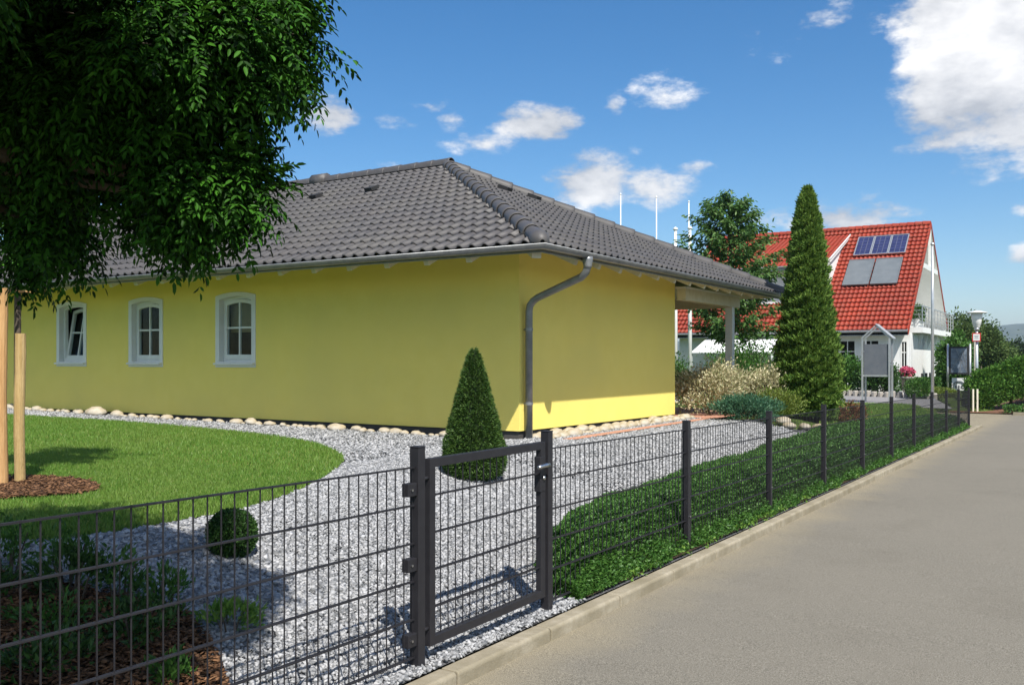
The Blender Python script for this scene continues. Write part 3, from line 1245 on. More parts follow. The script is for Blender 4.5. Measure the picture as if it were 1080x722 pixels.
GZ = EZ - .02
gx, gy = EX + .055, EY - .055
gut = build('gutter', half_round([(XL, gy), (gx, gy), (gx, YB + .05)], .060, GZ), M['zinc'], house, smooth=True)
# fascia behind the gutter
mb = MB()
mb.box((XL, EY + .02, EZ - .10), (EX - .02, EY + .05, EZ + .02))
mb.box((EX - .05, EY + .052, EZ - .10), (EX - .02, YB - .02, EZ + .02))
build('fascia', mb, M['zinc'], house)
# downpipe with swan neck
DY = 10.92
pts = [(gx, DY, GZ - .05), (gx, DY, GZ - .17), (gx - .03, DY + .01, GZ - .24), (gx - .10, DY + .02, GZ - .30)]
pts += [(-6.60, 11.16, 2.545), (-6.68, 11.17, 2.50), (-6.735, 11.175, 2.44), (-6.755, 11.18, 2.36), (-6.755, 11.18, .50)]
dp = build('downpipe', MB().tube(pts, .052, 14), M['zinc'], house, smooth=True)
mb = MB()
mb.lathe([(.072, -.01), (.072, -.05), (.056, -.13), (.054, -.16)], (gx, DY, GZ - .03), 14)
build('outlet', mb, M['zinc'], dp, smooth=True)
for zc in (2.1, 1.05):
    mb = MB()
    mb.lathe([(.058, -.02), (.058, .02)], (-6.755, 11.18, zc), 14)
    mb.box((-6.86, 11.172, zc - .008), (-6.80, 11.188, zc + .008))
    build('pipe_clip', mb, M['zinc'], dp)

# porch
mb = MB()
mb.box((-6.80, YE + .004, 2.83), (-6.62, YB - .55, 3.05))
mb.box((-11.15, YB - .75, 2.83), (-6.80, YB - .57, 3.05))
build('porch_beam', mb, M['cream'], house, bevel=.006)
mb = MB()
mb.box((-11.19, YE + .006, 3.052), (-6.62, YB - .5, 3.09))
build('porch_ceiling', mb, M['white'], house)
mb = MB()
mb.box((-6.79, 19.55, .45), (-6.63, 19.71, 2.829))
build('porch_post', mb, M['white'], house, bevel=.006)

# ------------------------------------------------------------------ fence and gate
PS = 2.5
WIRE, BAR = .0025, .0037
CL_Z = (.16, .56, .96)


def post(yv, top=1.165):
    z = float(base(yv))
    m_ = MB()
    m_.box((FX - .03, yv - .03, z - .25), (FX + .03, yv + .03, z + top))
    m_.box((FX - .033, yv - .033, z + top + .0005), (FX + .033, yv + .033, z + top + .007))
    return m_


def panel(y0, y1, zlo=.06, zhi=1.075):
    m_ = MB()
    n = int(round((y1 - y0) / .0715))
    za, zb_ = float(base(y0)), float(base(y1))
    for i in range(n + 1):
        yy = y0 + (y1 - y0) * i / n
        z = za + (zb_ - za) * i / n
        m_.beam((FX, yy, z + zlo - .012), (FX, yy, z + zhi + .006), WIRE * 2, WIRE * 2, (1, 0, 0))
    k = int(round((zhi - zlo) / .2))
    for j in range(k + 1):
        h = zlo + (zhi - zlo) * j / k
        for s in (-1, 1):
            m_.beam((FX + s * (WIRE + BAR), y0 - .01, za + h), (FX + s * (WIRE + BAR), y1 + .01, zb_ + h), BAR * 2, BAR * 2)
    return m_


def clamps(fence, yv, side):
    z = float(base(yv))
    for h in CL_Z:
        m_ = MB()
        y0 = yv + side * .031
        m_.box((FX - .022, min(y0, y0 + side * .075), z + h - .035), (FX + .022, max(y0, y0 + side * .075), z + h + .035))
        c = build('clamp', m_, M['anthracite'], fence, bevel=.003)
        m_ = MB()
        m_.tube([(FX + .0215, yv + side * .078, z + h), (FX + .030, yv + side * .078, z + h)], .007, 8)
        build('bolt', m_, M['steel'], c)


Y_A, Y_B = 3.92, 5.31
fl = thing('mesh_fence', 'dark grey wire mesh fence section left of the garden gate', 'fence', (FX, 1.42, 0), 'wire mesh fence runs')
for yv in (Y_A, Y_A - PS, Y_A - 2 * PS):
    build('post', post(yv, 1.18 if yv == Y_A else 1.15), M['anthracite'], fl, bevel=.003)
for yv in (Y_A, Y_A - PS):
    build('mesh_panel', panel(yv - PS + .045, yv - .045), M['anthracite'], fl)
clamps(fl, Y_A, -1)
fr = thing('mesh_fence', 'long dark grey wire mesh fence receding along the kerb right of the gate', 'fence', (FX, Y_B, 0), 'wire mesh fence runs')
for i in range(11):
    yv = Y_B + i * PS
    build('post', post(yv, 1.19 if i == 0 else 1.15), M['anthracite'], fr, bevel=.003)
    if i < 10:
        build('mesh_panel', panel(yv + .045, yv + PS - .045), M['anthracite'], fr)
    if 0 < i < 5:
        z = float(base(yv))
        m_ = MB()
        m_.tube([(FX + .03, yv, z + .30), (FX + .040, yv, z + .30)], .010, 8)
        build('bolt', m_, M['steel'], fr)

gate = thing('garden_gate', 'dark grey metal garden gate with mesh infill and steel lever handle', 'gate', (FX, Y_A, 0))
G0, G1 = Y_A + .085, Y_B - .050
GB, GT = .10, 1.125
mb = MB()
mb.ring([(FX - .02, G0, GB), (FX - .02, G1, GB), (FX - .02, G1, GT), (FX - .02, G0, GT)],
        [(FX - .02, G0 + .05, GB + .05), (FX - .02, G1 - .06, GB + .05), (FX - .02, G1 - .06, GT - .05), (FX - .02, G0 + .05, GT - .05)], (.04, 0, 0))
build('frame', mb, M['anthracite'], gate, bevel=.003)
mb = MB()
ya, yb = G0 + .05, G1 - .06
n = int(round((yb - ya) / .0715))
for i in range(1, n):
    yy = ya + (yb - ya) * i / n
    mb.beam((FX, yy, GB + .04), (FX, yy, GT - .04), WIRE * 2, WIRE * 2, (1, 0, 0))
for j in range(1, 5):
    h = GB + (GT - GB) * j / 5
    for s in (-1, 1):
        mb.beam((FX + s * .0077, ya - .01, h), (FX + s * .0077, yb + .01, h), BAR * 2, BAR * 2)
build('mesh_panel', mb, M['anthracite'], gate)
mb = MB()
mb.box((FX - .024, G1 - .075, .80), (FX + .024, G1 - .005, 1.03))
lock = build('lock_case', mb, M['anthracite'], gate, bevel=.004)
mb = MB()
hz, hy = .975, G1 - .035
mb.tube([(FX + .022, hy, hz), (FX + .060, hy, hz)], .011, 10)
mb.tube([(FX + .060, hy + .012, hz), (FX + .062, hy - .03, hz + .003), (FX + .060, hy - .085, hz), (FX + .058, hy - .115, hz - .004)], [.013, .0135, .012, .011], 10)
mb.lathe([(.001, .0), (.024, .0), (.024, .006), (.001, .006)], (0, 0, 0), 12)
build('handle', MB().tube([(FX + .022, hy, hz), (FX + .060, hy, hz)], .012, 10).tube([(FX + .060, hy + .014, hz), (FX + .062, hy - .03, hz + .003), (FX + .060, hy - .085, hz), (FX + .058, hy - .12, hz - .004)], [.014, .015, .013, .012], 10),
      M['steel'], lock, smooth=True)
build('key_cylinder', MB().tube([(FX + .02, hy, hz - .085), (FX + .036, hy, hz - .085)], .013, 10), M['steel'], lock, smooth=True)
for h in (.20, 1.02):
    build('hinge', MB().tube([(FX + .005, Y_A + .028, h), (FX + .005, G0 + .012, h)], .010, 8), M['anthracite'], gate, smooth=True)
mb = MB()
mb.box((FX - .012, G1 - .004, .86), (FX + .012, Y_B - .031, .94))
build('strike_plate', mb, M['anthracite'], gate)

# ------------------------------------------------------------------ fieldstones along the walls
def boulder(x, y, s, label, group, seed, flat=.62, long=1.25):
    r = np.random.default_rng(seed)
    z = g1(x, y)
    n, m_ = 12, 8
    V = []
    for j in range(m_ + 1):
        th = math.pi * j / m_
        for k in range(n):
            a = 2 * math.pi * k / n
            V.append((math.sin(th) * math.cos(a), math.sin(th) * math.sin(a), math.cos(th)))
    V = np.array(V)
    k = 1 + .22 * waves(V, 1.7, seed) + .12 * waves(V, 3.6, seed + 5)
    k = np.minimum(k, 1.08)
    V = V * k[:, None] * np.array([s * long, s * .9, s * flat])
    a = r.uniform(0, 3.14)
    if abs(x - WX) < 1.2 and y > WY:
        a = math.pi / 2 + r.normal(0, .35)
    else:
        a = r.normal(0, .35)
    V = np.stack([V[:, 0] * math.cos(a) - V[:, 1] * math.sin(a), V[:, 0] * math.sin(a) + V[:, 1] * math.cos(a), V[:, 2]], 1)
    V += np.array([x, y, z + s * flat * .55])
    F = [(j * n + k, (j + 1) * n + k, (j + 1) * n + (k + 1) % n, j * n + (k + 1) % n) for j in range(m_) for k in range(n)]
    o = build_np('fieldstone', V, np.array(F), M['boulder'], None, (x, y, z), smooth=True)
    return tag(o, label, 'stone', group)


GL, GR = 'fieldstones along the front wall', 'fieldstones along the sunlit side wall'
x = -6.95
i = 0
while x > -21:
    s = rnd.choice((.04, .05, .06, .075, .075, .095, .12))
    i += 1
    if not (-16.75 < x < -15.9):
        boulder(x - s, WY - .11 - rnd.uniform(0, .16), s, 'pale fieldstone lying in the row along the shaded yellow front wall', GL, 100 + i)
    x -= s * rnd.uniform(2.1, 3.4)
boulder(-16.3, WY - .28, .20, 'largest tan boulder below the tilted window', GL, 77, .55, 1.35)
i = 0
for row in range(2):
    yv = 11.25
    while yv < 17.0:
        s = rnd.choice((.05, .06, .08, .095, .12))
        i += 1
        boulder(WX + .11 + row * .20 + rnd.uniform(-.02, .03), yv + s, s, 'pale fieldstone lying in the row along the sunlit yellow side wall', GR, 300 + i)
        yv += s * rnd.uniform(2.2, 2.7)
for k, (x, y) in enumerate(((-4.75, 17.2), (-4.95, 17.45), (-5.15, 17.1), (-4.6, 17.7), (-5.35, 17.4), (-4.4, 18.0))):
    boulder(x, y, .11 + .02 * (k % 3), 'pale fieldstone edging the bed by the tall columnar conifer', 'fieldstones edging the conifer bed', 500 + k)

# ------------------------------------------------------------------ stakes and trees on the left
def stake(x, y, h, r, mat, label, lean=(0, 0), name='tree_stake'):
    z = g1(x, y)
    mb = MB()
    n = 9
    pts = [(x + lean[0] * t + .008 * math.sin(5 * t), y + lean[1] * t + .008 * math.cos(7 * t), z - .1 + (h + .1) * t) for t in np.linspace(0, 1, n)]
    mb.tube(pts, [r * (1 + .04 * math.sin(3 * k)) for k in range(n)], 12)
    return tag(build(name, mb, mat, None, (x, y, z), smooth=False), label, 'stake', 'stakes of the young tree')


stake(-8.02, 4.40, 1.75, .049, M['wood'], 'taller reddish debarked wooden stake left of the young tree', (.0, .0))
stake(-8.06, 4.58, 1.36, .045, M['reed'], 'shorter stake wrapped in split reed matting', (.02, .0))
# young tree
yx, yy_ = -8.25, 4.68
yt = thing('young_tree', 'young thin stemmed round crowned tree tied to wooden stakes', 'tree', (yx, yy_, g1(yx, yy_)))
z0 = g1(yx, yy_)
mb = MB()
mb.tube([(yx, yy_, z0 - .05), (yx - .01, yy_, z0 + 1.2), (yx + .01, yy_ - .01, z0 + 2.2), (yx, yy_, z0 + 2.9)], [.034, .030, .027, .02], 9)
for k in range(9):
    a = k * 2.4
    mb.tube([(yx, yy_, z0 + 2.2 + .06 * k), (yx + .35 * math.cos(a), yy_ + .35 * math.sin(a), z0 + 2.5 + .08 * k), (yx + .7 * math.cos(a), yy_ + .7 * math.sin(a), z0 + 2.5 + .13 * k)], [.014, .01, .004], 5)
build('trunk', mb, M['bark'], yt, smooth=True)
mb = MB()
mb.tube([(yx + .07 * math.cos(t), yy_ + .10 * math.sin(t), z0 + 1.74) for t in np.linspace(0, 6.28, 14)], .014, 6)
build('tie', mb, M['wood'], yt)


# pinnate leaves for the robinia-like trees
def pinnate(B, D, R, pairs, l, w):
    """B base, D axis direction, R rachis length: gives base, dir, normal, length, width of every leaflet, plus stalks"""
    n = len(B)
    D = unit(D)
    side = unit(np.cross(D, np.array([0, 0, 1.0]) + rng.normal(0, .25, (n, 3))))
    up = np.cross(side, D)
    oP, oD, oN = [], [], []
    for k in range(pairs):
        t = (k + .8) / (pairs + .3)
        p = B + D * (R * t)[:, None] + np.array([0, 0, -1.0]) * (R * .35 * t * t)[:, None]
        for s in (-1, 1):
            oP.append(p)
            oD.append(side * s * .85 + D * .5 - up * .18 + np.array([0, 0, -.22]) + rng.normal(0, .14, (n, 3)))
            oN.append(up + rng.normal(0, .25, (n, 3)))
    p = B + D * R[:, None] + np.array([0, 0, -1.0]) * (R * .35)[:, None]
    oP.append(p); oD.append(D + np.array([0, 0, -.5])); oN.append(up)
    P, Dd, Nn = np.concatenate(oP), np.concatenate(oD), np.concatenate(oN)
    s = rng.uniform(.75, 1.15, len(P))
    return leaves6(P, Dd, unit(Nn), l * s, w * s)


def leafy(root, lobes, per, pairs, l, w, mat, R=(.14, .24), hang=.25, seed=3, twig_from=None):
    Bs, Ds = [], []
    mb = MB()
    for c, r, n in lobes:
        c = np.array(c)
        d = unit(rng.normal(size=(n, 3)))
        rad = .35 + .65 * np.sqrt(rng.uniform(0, 1, n))
        k = 1 + .2 * waves(d * 2, 2.0, seed)
        tip = c + d * (rad * k)[:, None] * np.array(r)
        for j in range(n):
            q = c * .55 + np.array(twig_from) * .45 if twig_from is not None and rnd.random() < .35 else c + rng.normal(0, .12, 3) * np.array(r)
            mid = (tip[j] + q) / 2 + rng.normal(0, .05, 3)
            mb.tube([tuple(q), tuple(mid), tuple(tip[j])], [.007, .005, .0025], 4, False)
            t = rng.uniform(.25, 1.0, per)[:, None]
            b = mid + (tip[j] - mid) * t + rng.normal(0, .02, (per, 3))
            dr = unit(tip[j] - q + 1e-6 if False else (tip[j] - q)[None])[0]
            Bs.append(b)
            Ds.append(dr * .6 + unit(rng.normal(size=(per, 3))) * .85 + np.array([0, 0, -hang]))
    B, D = np.concatenate(Bs), np.concatenate(Ds)
    V, F = pinnate(B, D, rng.uniform(R[0], R[1], len(B)), pairs, l, w)
    return mb, V, F


mb, V, F = leafy(yt, [((yx, yy_, z0 + 2.95), (.82, .82, .55), 80), ((yx + .1, yy_ - .1, z0 + 2.35), (.6, .5, .35), 26)], 13, 5, .048, .022, LF['ash'], twig_from=(yx, yy_, z0 + 2.4))
build('twigs', mb, M['bark'], yt)
build_np('crown', V, F, LF['ash'], yt)

# big tree beside the camera, crown over the fence
bx, by = -4.60, 1.40
bt = thing('pinnate_tree', 'large dark tree with drooping feathery leaves overhanging the left fence', 'tree', (bx, by, g1(bx, by)))
zb0 = g1(bx, by)
mb = MB()
mb.tube([(bx, by, zb0 - .1), (bx + .02, by + .02, zb0 + .9), (bx + .12, by + .10, zb0 + 1.7), (bx + .3, by + .2, zb0 + 2.4), (bx + .5, by + .3, zb0 + 3.3)], [.12, .10, .09, .07, .04], 12)
hub = Vector((bx + .15, by + .12, zb0 + 1.85))
LOBES = [((-2.84, 2.26, 2.86), (.44, .46, .42), 70), ((-2.82, 2.29, 2.36), (.18, .22, .22), 24), ((-3.42, 2.20, 2.70), (.52, .48, .32), 64), ((-3.40, 2.12, 3.10), (.66, .60, .55), 80),
         ((-2.76, 2.50, 3.04), (.27, .30, .34), 34), ((-4.45, 1.90, 3.05), (1.0, .95, .75), 80), ((-3.25, 2.0, 3.75), (.95, .9, .6), 75), ((-3.95, 2.25, 2.84), (.60, .50, .34), 58),
         ((-3.12, 2.17, 2.74), (.36, .36, .26), 54), ((-4.6, 2.6, 2.9), (.7, .6, .5), 40), ((-2.75, .95, 3.0), (.66, .58, .45), 90), ((-3.5, 1.25, 3.2), (.8, .7, .55), 90), ((-2.42, 1.32, 3.25), (.45, .40, .4), 55), ((-3.15, .7, 3.1), (.7, .6, .5), 70), ((-3.4, 1.45, 4.2), (.95, .9, .55), 80),  # lobes from here on the sunward side, out of frame, added to shade the bed
         ((-2.70, 2.36, 2.31), (.06, .06, .12), 6), ((-2.93, 2.30, 2.27), (.08, .08, .12), 6), ((-3.22, 2.30, 2.42), (.10, .10, .12), 7), ((-3.55, 2.20, 2.30), (.10, .1, .14), 8), ((-3.80, 2.30, 2.24), (.14, .12, .14), 9)]
for c, r, n in LOBES:
    c = Vector(c)
    m1 = hub.lerp(c, .5) + Vector((0, 0, .22))
    mb.tube([hub, m1, c], [.045, .03, .012], 7)
build('trunk', mb, M['bark'], bt, smooth=True)
mb, V, F = leafy(bt, LOBES, 21, 7, .037, .0135, LF['ash'], R=(.12, .21), hang=.6)
build('twigs', mb, M['bark'], bt)
build_np('crown', V, F, LF['ash'], bt)


# ------------------------------------------------------------------ clipped evergreens
def clipped(name, label, x, y, prof, n, L_, W_, mat, lump=.06, seed=1, core=.93, group=None, dz=0.0, cat='shrub', up=.35, freq=3.5):
    """prof: list of (height, radius); leaves fill a skin a hand thick over an added solid dark core"""
    z0 = g1(x, y) + dz
    root = thing(name, label, cat, (x, y, z0), group)
    mb = MB()
    H = prof[-1][0]
    mb.tube([(x, y, z0 - .06), (x, y, z0 + H * .5), (x, y, z0 + H * .9)], [.035 + .01 * H, .02 + .006 * H, .006], 8)
    build('trunk', mb, M['bark'], root)
    hs, rs = np.array([p[0] for p in prof]), np.array([p[1] for p in prof])
    # sample height by area
    hh = np.linspace(0, H, 400)
    rr = np.interp(hh, hs, rs)
    cdf = np.cumsum(rr + .02)
    cdf /= cdf[-1]
    h = np.interp(rng.uniform(0, 1, n), cdf, hh)
    a = rng.uniform(0, 2 * math.pi, n)
    r0 = np.interp(h, hs, rs)
    q = np.stack([np.cos(a) * 1.2, np.sin(a) * 1.2, h * 1.6 / max(r0.max(), .3)], 1)
    k = 1 + lump * waves(q, freq, seed) + lump * .6 * waves(q, freq * 3, seed + 3)
    depth = rng.uniform(0, 1, n) ** 1.6 * .28
    r = r0 * k * (1 - depth)
    P = np.stack([x + r * np.cos(a), y + r * np.sin(a), z0 + h], 1)
    dr = np.gradient(rs, hs) if len(hs) > 2 else np.array([0, 0])
    sl = np.interp(h, hs, dr)
    d = unit(np.stack([np.cos(a), np.sin(a), -sl], 1))
    D = unit(d + rng.normal(size=P.shape) * .55 + np.array([0, 0, up]))
    Nn = unit(d * .5 + rng.normal(size=P.shape) * .8)
    s = rng.uniform(.7, 1.3, n)
    V, F = leaves(P, D, Nn, L_ * s, W_ * s)
    build_np('crown', V, F, mat, root)
    # added solid core, coloured dark for the shaded inside, blocks see-through
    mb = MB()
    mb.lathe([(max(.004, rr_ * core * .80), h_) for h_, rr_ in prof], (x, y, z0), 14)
    build('inner_core', mb, M['core'], root, smooth=True)
    return root


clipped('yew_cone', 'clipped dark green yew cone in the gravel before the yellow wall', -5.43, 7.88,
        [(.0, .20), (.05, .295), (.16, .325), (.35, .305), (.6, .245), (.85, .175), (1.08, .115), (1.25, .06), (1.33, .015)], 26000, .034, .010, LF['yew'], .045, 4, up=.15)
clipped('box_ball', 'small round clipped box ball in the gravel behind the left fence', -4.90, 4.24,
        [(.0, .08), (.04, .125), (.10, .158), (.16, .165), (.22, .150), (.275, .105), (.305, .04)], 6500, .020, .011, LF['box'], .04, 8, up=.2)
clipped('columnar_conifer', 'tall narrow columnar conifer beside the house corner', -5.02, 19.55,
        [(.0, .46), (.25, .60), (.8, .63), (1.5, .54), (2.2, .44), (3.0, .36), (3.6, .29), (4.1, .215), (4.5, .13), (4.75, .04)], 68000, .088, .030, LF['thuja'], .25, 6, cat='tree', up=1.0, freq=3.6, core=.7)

# ------------------------------------------------------------------ low hedge behind the fence
hx = thing('low_hedge', 'low leafy groundcover hedge behind the right fence', 'hedge', (-3.6, 6.0, g1(-3.6, 6.0)))


def hedge_front(y):
    return -3.12


def hedge_back(y):
    return np.interp(y, [5.65, 6.1, 7, 9, 12, 17.4, 24, 30], [-3.25, -3.62, -3.92, -4.12, -4.3, -4.4, -4.15, -3.9])


n = 230000
yv = 5.65 + (29.8 - 5.65) * rng.uniform(0, 1, n) ** 1.7
t = rng.uniform(0, 1, n)
xb = hedge_back(yv) + .07 * waves(np.stack([yv, yv * 0, yv * 0], 1), 3.2, 3)
xf = -3.005 + .035 * waves(np.stack([yv, yv * 0 + 3, yv * 0], 1), 4.0, 5)
xv = xf + (xb - xf) * t
hm = (.37 - .10 * np.clip((yv - 9) / 14, 0, 1)) * np.clip(1 - np.abs(2 * t - 1) ** 3.5, 0.05, 1) + .026 * waves(np.stack([xv, yv, yv * 0], 1), 5.0, 9)
hm *= np.clip((yv - 5.55) / .45, .3, 1)
dep = rng.uniform(0, 1, n) ** 1.7
P = np.stack([xv, yv, gz(xv, yv) + np.maximum(.02, hm * (1 - .75 * dep))], 1)
D = unit(rng.normal(size=(n, 3)) * .8 + np.array([.15, 0, .8]) + np.stack([(.5 - t) * 1.6, yv * 0, yv * 0], 1))
Nn = unit(rng.normal(size=(n, 3)) * .7 + np.array([0, 0, .7]))
s = rng.uniform(.7, 1.35, n) * (1 + .6 * np.clip((yv - 12) / 12, 0, 1))
V, F = leaves(P, D, Nn, .029 * s, .0165 * s)
build_np('foliage', V, F, LF['cover'], hx)
# weeds at the kerb
P0 = np.array([[-3.02, yy] for yy in (6.5, 6.9, 7.6, 8.2, 9.1, 9.5, 9.9, 10.2, 10.6, 11.6, 13.1, 14.6)])
i = rng.integers(0, len(P0), 700)
P = np.stack([P0[i, 0] + rng.normal(0, .035, 700), P0[i, 1] + rng.normal(0, .10, 700), np.zeros(700)], 1)
P[:, 2] = base(P[:, 1]) + rng.uniform(-.01, .05, 700)
V, F = leaves(P, unit(rng.normal(size=(700, 3)) + np.array([.3, 0, .9])), unit(rng.normal(size=(700, 3)) + np.array([0, 0, .8])), .035, .018)
tag(build_np('weeds', V, F, LF['bright']), 'small green weeds sprouting along the kerb', 'weeds', kind='stuff')

# ------------------------------------------------------------------ small shrubs of the mulch bed
for k, (x, y, r, h, m_, lab) in enumerate((
        (-5.25, 2.92, .20, .34, 'mid', 'small sparse shrub farthest left in the shaded bed edge'),
        (-4.92, 3.08, .17, .36, 'mid', 'small upright shrub second from left along the shaded bed edge'),
        (-4.62, 3.20, .17, .32, 'mid', 'small sparse shrub third from left along the shaded bed edge'),
        (-4.36, 3.30, .15, .30, 'mid', 'small shrub of the shaded bed edge nearest the sunlit plant'),
        (-4.02, 3.46, .20, .17, 'bright', 'low bright green plant at the sunlit tip of the bed'),
        (-4.5, 2.75, .22, .20, 'mid', 'low dark shrub in the middle of the mulch bed'),
        (-3.75, 2.85, .14, .12, 'mid', 'tiny seedling low on the sunlit bark chips'),
        (-5.0, 2.55, .30, .30, 'dark', 'wide dark shrub of the mulch bed closest to the left frame edge'),
        (-4.15, 2.95, .26, .24, 'dark', 'low dark shrub between the bed tip and the middle of the mulch bed'),
        (-4.1, 2.45, .26, .20, 'dark', 'flat dark shrub on bark chips close behind the left fence'),
        (-4.72, 2.98, .24, .36, 'dark', 'tallest dark shrub of the shaded bed edge'))):
    bush('small_shrub', lab, 'shrub', x, y, r, h, {'bright': 420, 'dark': 620, 'mid': 300}[m_], .042, .018, LF['box' if m_ == 'dark' else m_], 'young shrubs of the mulch bed', seed=20 + k, clumps=16, lump=.3, up=.8, dense=.2)

# ------------------------------------------------------------------ planting by the porch
bush('variegated_shrub', 'broad cream variegated shrub before the white porch post', 'shrub', -6.60, 18.1, .85, 1.15, 7500, .060, .034, LF['varieg'], seed=31, lump=.32, clumps=60)
bush('variegated_shrub', 'smaller cream variegated shrub right of the porch post', 'shrub', -5.72, 19.0, .55, 1.0, 4200, .060, .034, LF['varieg'], seed=32, lump=.22, clumps=60)
bush('bluegreen_shrub', 'low spreading blue green shrub beside the terrace', 'shrub', -5.42, 16.75, .62, .50, 6500, .060, .018, LF['teal'], seed=33, lump=.3, clumps=70, up=1.0)
bush('yellowgreen_shrub', 'yellow green feathery shrub left of the columnar conifer', 'shrub', -5.22, 18.0, .50, .55, 4800, .055, .018, LF['lime'], seed=34, lump=.3, clumps=50, up=1.0)
bush('rust_shrub', 'small rusty red leaved plant right of the columnar conifer', 'shrub', -4.25, 20.1, .36, .55, 1500, .06, .025, LF['rust'], seed=35, lump=.3, clumps=24)
bush('garden_shrub', 'dark green shrub in the shade behind the terrace', 'shrub', -9.4, 21.9, .9, 1.5, 4500, .07, .04, LF['mid'], seed=36, clumps=50)
bush('garden_shrub', 'rounded green shrub under the leafy tree', 'shrub', -8.1, 24.8, 1.1, 1.9, 5200, .08, .045, LF['mid'], seed=37, clumps=60)
bush('garden_shrub', 'green shrub beyond the smaller variegated shrub', 'shrub', -6.6, 24.2, .9, 1.1, 4200, .08, .03, LF['teal'], seed=38, clumps=50)

# leafy tree beyond the porch
tx, ty = -9.1, 26.6
tz = g1(tx, ty)
ct = thing('leafy_tree', 'broad leaved tree with airy crown rising behind the porch', 'tree', (tx, ty, tz))
mb = MB()
mb.tube([(tx, ty, tz - .1), (tx + .03, ty, tz + 1.5), (tx, ty + .05, tz + 3.2), (tx + .05, ty, tz + 5.0), (tx + .02, ty, tz + 6.2)], [.13, .11, .085, .05, .012], 9)
tips = []
for k in range(58):
    h = 1.7 + 4.3 * (k / 58)
    a = k * 2.399
    ln = np.interp(h, [1.7, 2.6, 3.6, 5.0, 6.2], [1.25, 1.60, 1.55, 1.10, .35]) * rnd.uniform(.7, 1.12)
    p = Vector((tx, ty, tz + h))
    q = p + Vector((math.cos(a) * ln, math.sin(a) * ln, ln * .42))
    mb.tube([p, p.lerp(q, .5) + Vector((0, 0, -.04)), q], [.022, .014, .005], 5)
    tips.append((p, q))
build('trunk', mb, M['bark'], ct, smooth=True)
Pl, Dl = [], []
for p, q in tips:
    for j in range(210):
        t = rnd.uniform(.25, 1.05)
        b = p.lerp(q, t)
        Pl.append((b.x + rnd.gauss(0, .11), b.y + rnd.gauss(0, .11), b.z + rnd.gauss(0, .08)))
        d = (q - p).normalized()
        Dl.append((d.x + rnd.gauss(0, .7), d.y + rnd.gauss(0, .7), rnd.gauss(-.45, .4)))
Pl, Dl = np.array(Pl), np.array(Dl)
s = rng.uniform(.75, 1.25, len(Pl))
V, F = leaves6(Pl, Dl, unit(rng.normal(size=Pl.shape) * .6 + np.array([0, 0, 1.0])), .13 * s, .058 * s)
build_np('crown', V, F, LF['cherry'], ct)

# ------------------------------------------------------------------ poles
def flagpole(x, y, ztop, r, mat, label, group, knob=True):
    z = g1(x, y)
    root = thing('flagpole', label, 'flagpole', (x, y, z), group)
    build('pole', MB().tube([(x, y, z - .1), (x, y, z + (ztop - z) * .6), (x, y, ztop)], [r, r * .85, r * .6], 10), mat, root, smooth=True)
    if knob:
        build('finial', MB().lathe([(.005, -.02), (r * 1.1, .03), (r * 1.1, .08), (.01, .14)], (x, y, ztop), 10), mat, root, smooth=True)
    build('foot_plate', MB().lathe([(r * 2.2, -.02), (r * 2.2, .03), (r * 1.3, .05)], (x, y, z), 12), mat, root)
    return root


FG = 'slender white flagpoles beyond the dark roof'
flagpole(-26.0, 54.6, 12.45, .055, M['white'], 'white flagpole beyond the dark roof, farthest left of the three slender ones', FG)
flagpole(-24.0, 55.8, 12.25, .055, M['white'], 'white flagpole beyond the dark roof, middle of the three slender ones', FG)
flagpole(-22.2, 56.9, 11.95, .055, M['white'], 'white flagpole beyond the dark roof, nearest the leafy tree', FG)
PG = 'stout white poles seen through the porch'
flagpole(-13.25, 32.6, 6.55, .085, M['white'], 'stout white pole nearest the yellow wall, seen through the porch', PG)
flagpole(-12.95, 33.3, 6.65, .085, M['white'], 'stout white pole right beside another, seen through the porch', PG)
flagpole(-5.25, 39.2, 6.15, .065, M['galv'], 'tall silver flagpole in front of the red roofed gable', 'silver pole')

# ------------------------------------------------------------------ red roofed house
RY0, RYR, RY1 = 48.4, 56.0, 63.6
RZ0, RZR = 3.14, 9.30
RX1, RX0 = -7.58, -20.4
RZG = -.22
red = thing('red_roofed_house', 'white house with steep red tiled roof, dormer and balcony gable', 'house', (-13, 56, .0))
rp = math.atan2(RZR - RZ0, RYR - RY0)
rc, rs_ = math.cos(rp), math.sin(rp)
rl = math.hypot(RZR - RZ0, RYR - RY0)
RL = RX1 - RX0
Pa = tile_rows((RX0, RY0, RZ0), (1, 0, 0), (0, rc, rs_), RL, rl, lambda v: (0, RL), tw=.23, th=.40, roll=.05, lift=.08, lip=.045)
Pb = tile_rows((RX1, RY1, RZ0), (-1, 0, 0), (0, -rc, rs_), RL, rl, lambda v: (0, RL), tw=.23, th=.40, roll=.05, lift=.08, lip=.045)
rroof = build_np('roof', np.concatenate([Pa[0], Pb[0]]), np.concatenate([Pa[1], Pb[1] + len(Pa[0])]), M['redtile'], red)
mb = MB()
k = 0
x = RX0
while x < RX1 - .05:
    mb.add(*[(lambda m_: (m_.v, m_.f))(cap_tile((x, RYR, RZR + .01), (x + .42, RYR, RZR + .01), .17, .15))][0])
    x += .40
build('ridge', mb, M['redtile'], rroof, smooth=True)
mb = MB()
for sy, ys in ((1, RY0), (-1, RY1)):
    mb.prism([(RX0, ys, RZ0 - .02), (RX0, RYR, RZR - .02), (RX0, RYR, RZR - .20), (RX0, ys, RZ0 - .20)], (RL - .002, 0, 0))
build('soffit', mb, M['white'], red)
mb = MB()       # verge boards on the gable
